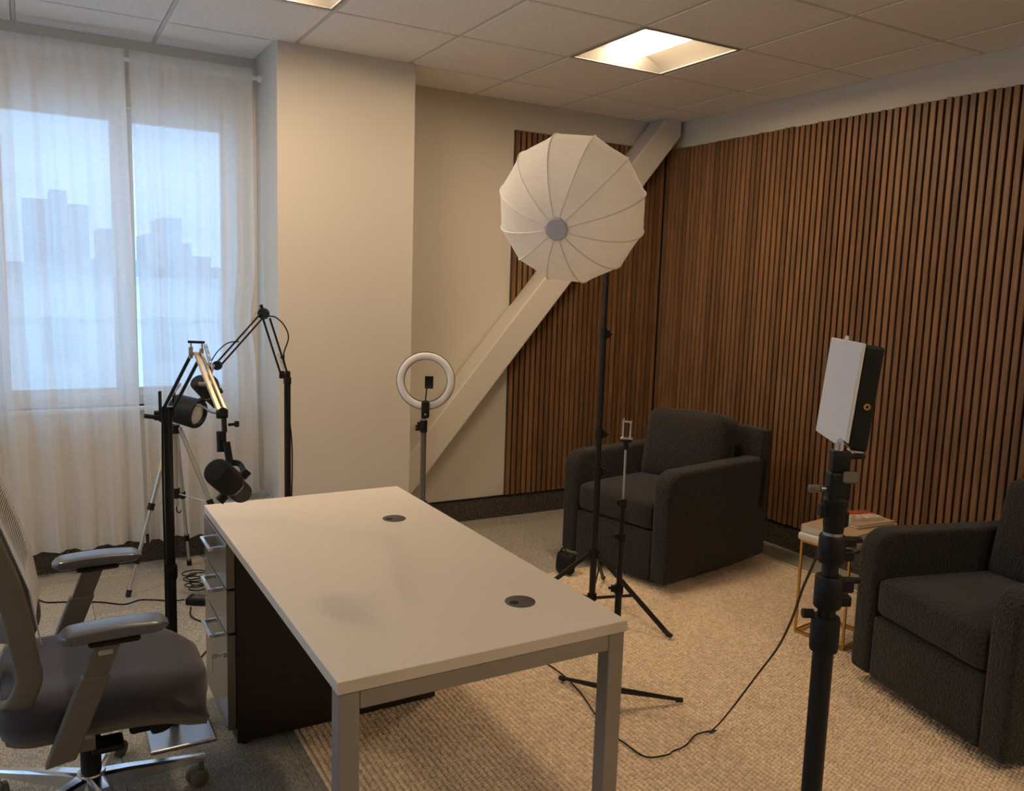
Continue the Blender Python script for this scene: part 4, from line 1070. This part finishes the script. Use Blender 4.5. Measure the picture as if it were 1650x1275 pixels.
# mechanism, lift, lever
b = MB(); b.box((-.09, -.07, .285), (.10, .07, .345), bev=.014, seg=2); b.build('mechanism', 'black_matte', t)
b = MB(); b.box((.09, -.17, .290), (.19, -.11, .318), bev=.010, seg=2); b.lathe([(.030, 0), (.032, .01), (.030, .035), (.012, .042)], 16, (.165, -.16, .325), (.25, -.2, -1)); b.build('tension_knob', 'black_matte', t)
MB().cyl((0, 0, .19), (0, 0, .30), .0145, n=18).build('gas_piston', 'black_metal', t)
MB().cyl((0, 0, .055), (0, 0, .195), .0275, n=22).build('gas_cylinder', 'black_matte', t)
b = MB(); b.tube([(.0, -.05, .30), (.015, -.13, .285)], .008, 8); b.box((-.005, -.20, .270), (.075, -.125, .290), bev=.008, seg=2); b.build('tilt_lever', 'black_matte', t)
# five star base
hub = MB(); hub.lathe([(.030, .060), (.048, .064), (.050, .095), (.036, .122), (.029, .124)], 24, (0, 0, 0)); hub.build('base_hub', 'chrome', t)
for k in range(5):
    a = 2*PI*k/5-.02; ux, uy = math.cos(a), math.sin(a); R3 = .300
    b = MB(); mx = Matrix.Rotation(a, 4, 'Z')
    prof = [(.030, .070, .118, .026), (.10, .072, .114, .021), (.20, .073, .104, .016), (.285, .075, .096, .012), (.312, .078, .094, .010)]
    vv = []
    for x_, z0, z1, hw in prof:
        for y_, z_ in ((-hw, z0), (hw, z0), (hw, z1-.006), (hw*.55, z1), (-hw*.55, z1), (-hw, z1-.006)): vv.append(mx @ V((x_, y_, z_)))
    ff = [[q*6+i, q*6+(i+1) % 6, (q+1)*6+(i+1) % 6, (q+1)*6+i] for q in range(4) for i in range(6)]+[[0, 1, 2, 3, 4, 5][::-1], [24, 25, 26, 27, 28, 29]]
    b.add(vv, ff); sp_ = b.build('base_spoke', 'chrome', t)
    cxp, cyp = ux*R3, uy*R3
    wa = a+.9 if k else a+PI/2+.35
    c2 = V((math.cos(wa), math.sin(wa), 0))
    ca = MB(); ca.cyl((cxp, cyp, .052), (cxp, cyp, .078), .008, n=10)
    cc = V((cxp, cyp, .0275))+V((-c2.y, c2.x, 0))*.014
    for s_ in (-1, 1): ca.lathe([(.0, -.009), (.022, -.009), (.027, -.006), (.027, .006), (.022, .009), (0, .009)], 18, cc+c2*s_*.015, c2)
    ca.box((-.009, -.022, .020), (.009, .022, .056), bev=.005, seg=1, mx=Matrix.Translation((cc.x, cc.y, 0)) @ Matrix.Rotation(math.atan2(c2.y, c2.x), 4, 'Z'))
    ca.build('caster', 'chair_plastic', sp_)
# arms: sleeve, sliding post, pad
for s_ in (-1, 1):
    y0 = s_*.300
    ya, yb_ = y0-.016, y0+.016
    arm = MB(); arm.prism([(-.115, .325), (-.045, .335), (.040, .545), (-.030, .545)], ya, yb_, 'y')
    ao = arm.build('arm_sleeve', 'chair_plastic', t); m_ = ao.modifiers.new('r', 'BEVEL'); m_.width = .006; m_.segments = 3
    b = MB(); b.prism([(-.060, .345), (.0, .345), (.0, .375), (-.045, .375)], min(y0, s_*.16), max(y0, s_*.16), 'y'); b.build('arm_bracket', 'chair_plastic', t)
    b = MB(); b.prism([(-.022, .545), (.034, .545), (.068, .632), (.010, .632)], y0-.012, y0+.012, 'y'); po = b.build('arm_post', 'chair_plastic', ao)
    bt = MB(); yy = y0-.0125 if s_ < 0 else y0+.0125
    bt.box((.012, min(yy, yy+s_*.006), .598), (.046, max(yy, yy+s_*.006), .612), bev=.003, seg=1); bt.build('height_button', 'chair_mesh', ao)
    b = MB(); b.box((-.01, y0-.03, .626), (.11, y0+.03, .640), bev=.005, seg=1); b.build('pad_carrier', 'black_matte', t)
    pd = MB(); vv = []; n1, n2 = 22, 10
    L0, L1 = -.075, .178
    secs = []
    for i in range(n1+1):
        u = i/n1; x_ = L0+(L1-L0)*u; e = 2*u-1
        hw = .043*(1-.55*max(0, (abs(e)-.72)/.28)**2.5)*(1.0 if s_ else 1)
        zt_ = .668+.010*math.sin(PI*u*.9+.2)-.012*max(0, (abs(e)-.8)/.2)**2; zb_ = .640+.004*u+.010*max(0, (abs(e)-.75)/.25)**2
        sec = []
        for q in range(16):
            a = 2*PI*q/16; cx_, sy_ = math.cos(a), math.sin(a)
            sec.append((x_, y0+hw*math.copysign(abs(cx_)**.45, cx_), (zt_+zb_)/2+(zt_-zb_)/2*math.copysign(abs(sy_)**.45, sy_)))
        secs += sec
    ff = [[i*16+q, i*16+(q+1) % 16, (i+1)*16+(q+1) % 16, (i+1)*16+q] for i in range(n1) for q in range(16)]+[list(range(16))[::-1], list(range(n1*16, n1*16+16))]
    pd.add(secs, ff, True); pd.build('arm_pad', 'chair_pad', t)
# back frame: two uprights joined in a U at the bottom, leaning back
def bxz(z): return -.142-.14*(z-.56)-.18*max(0, z-.75)
pts = []
zz = [1.08, .98, .88, .78, .68, .60, .54]
for z in zz: pts.append((bxz(z), -.225-.0*z, z))
pts += [(-.148, -.222, .50), (-.172, -.205, .455), (-.200, -.12, .430), (-.208, 0, .425), (-.200, .12, .430), (-.172, .205, .455), (-.148, .222, .50)]
for z in zz[::-1]: pts.append((bxz(z), .225, z))
loop = crom(pts, 4)
top = crom([(bxz(1.08), .225, 1.08), (bxz(1.10)-.003, .20, 1.125), (bxz(1.1)-.005, 0, 1.14), (bxz(1.10)-.003, -.20, 1.125), (bxz(1.08), -.225, 1.08)], 6)
MB().sweep(loop+top[1:-1], rrect(.060, .026, .010, 3), closed=True, upv=(1, 0, 0)).build('back_frame', 'chair_plastic', t)
b = MB(); z = .61; k = 0
while z < 1.10:
    pts = [(bxz(z)+.034+.012*math.cos(PI*e/2)*(-1)+.006, .218*e, z) for e in [-1+2*i/10 for i in range(11)]]
    b.sweep(pts, [(-.0009, -.0024), (.0009, -.0024), (.0009, .0024), (-.0009, .0024)], upv=(1, 0, 0), smooth=False); z += .0082
mo = b.build('mesh_back', 'chair_mesh', t); mo['kind'] = 'stuff'
b = MB(); b.sweep(crom([(-.175, -.20, .66), (-.21, -.13, .64), (-.225, 0, .635), (-.21, .13, .64), (-.175, .20, .66)], 5), rrect(.07, .014, .006, 3), upv=(0, 0, 1)); b.build('lumbar_support', 'chair_plastic', t)
b = MB(); b.sweep(crom([(-.10, 0, .345), (-.21, 0, .36), (-.252, 0, .44), (-.245, 0, .60), (-.228, 0, .66)], 5), rrect(.03, .08, .01, 3), upv=(1, 0, 0)); b.build('back_spine', 'chair_plastic', t)
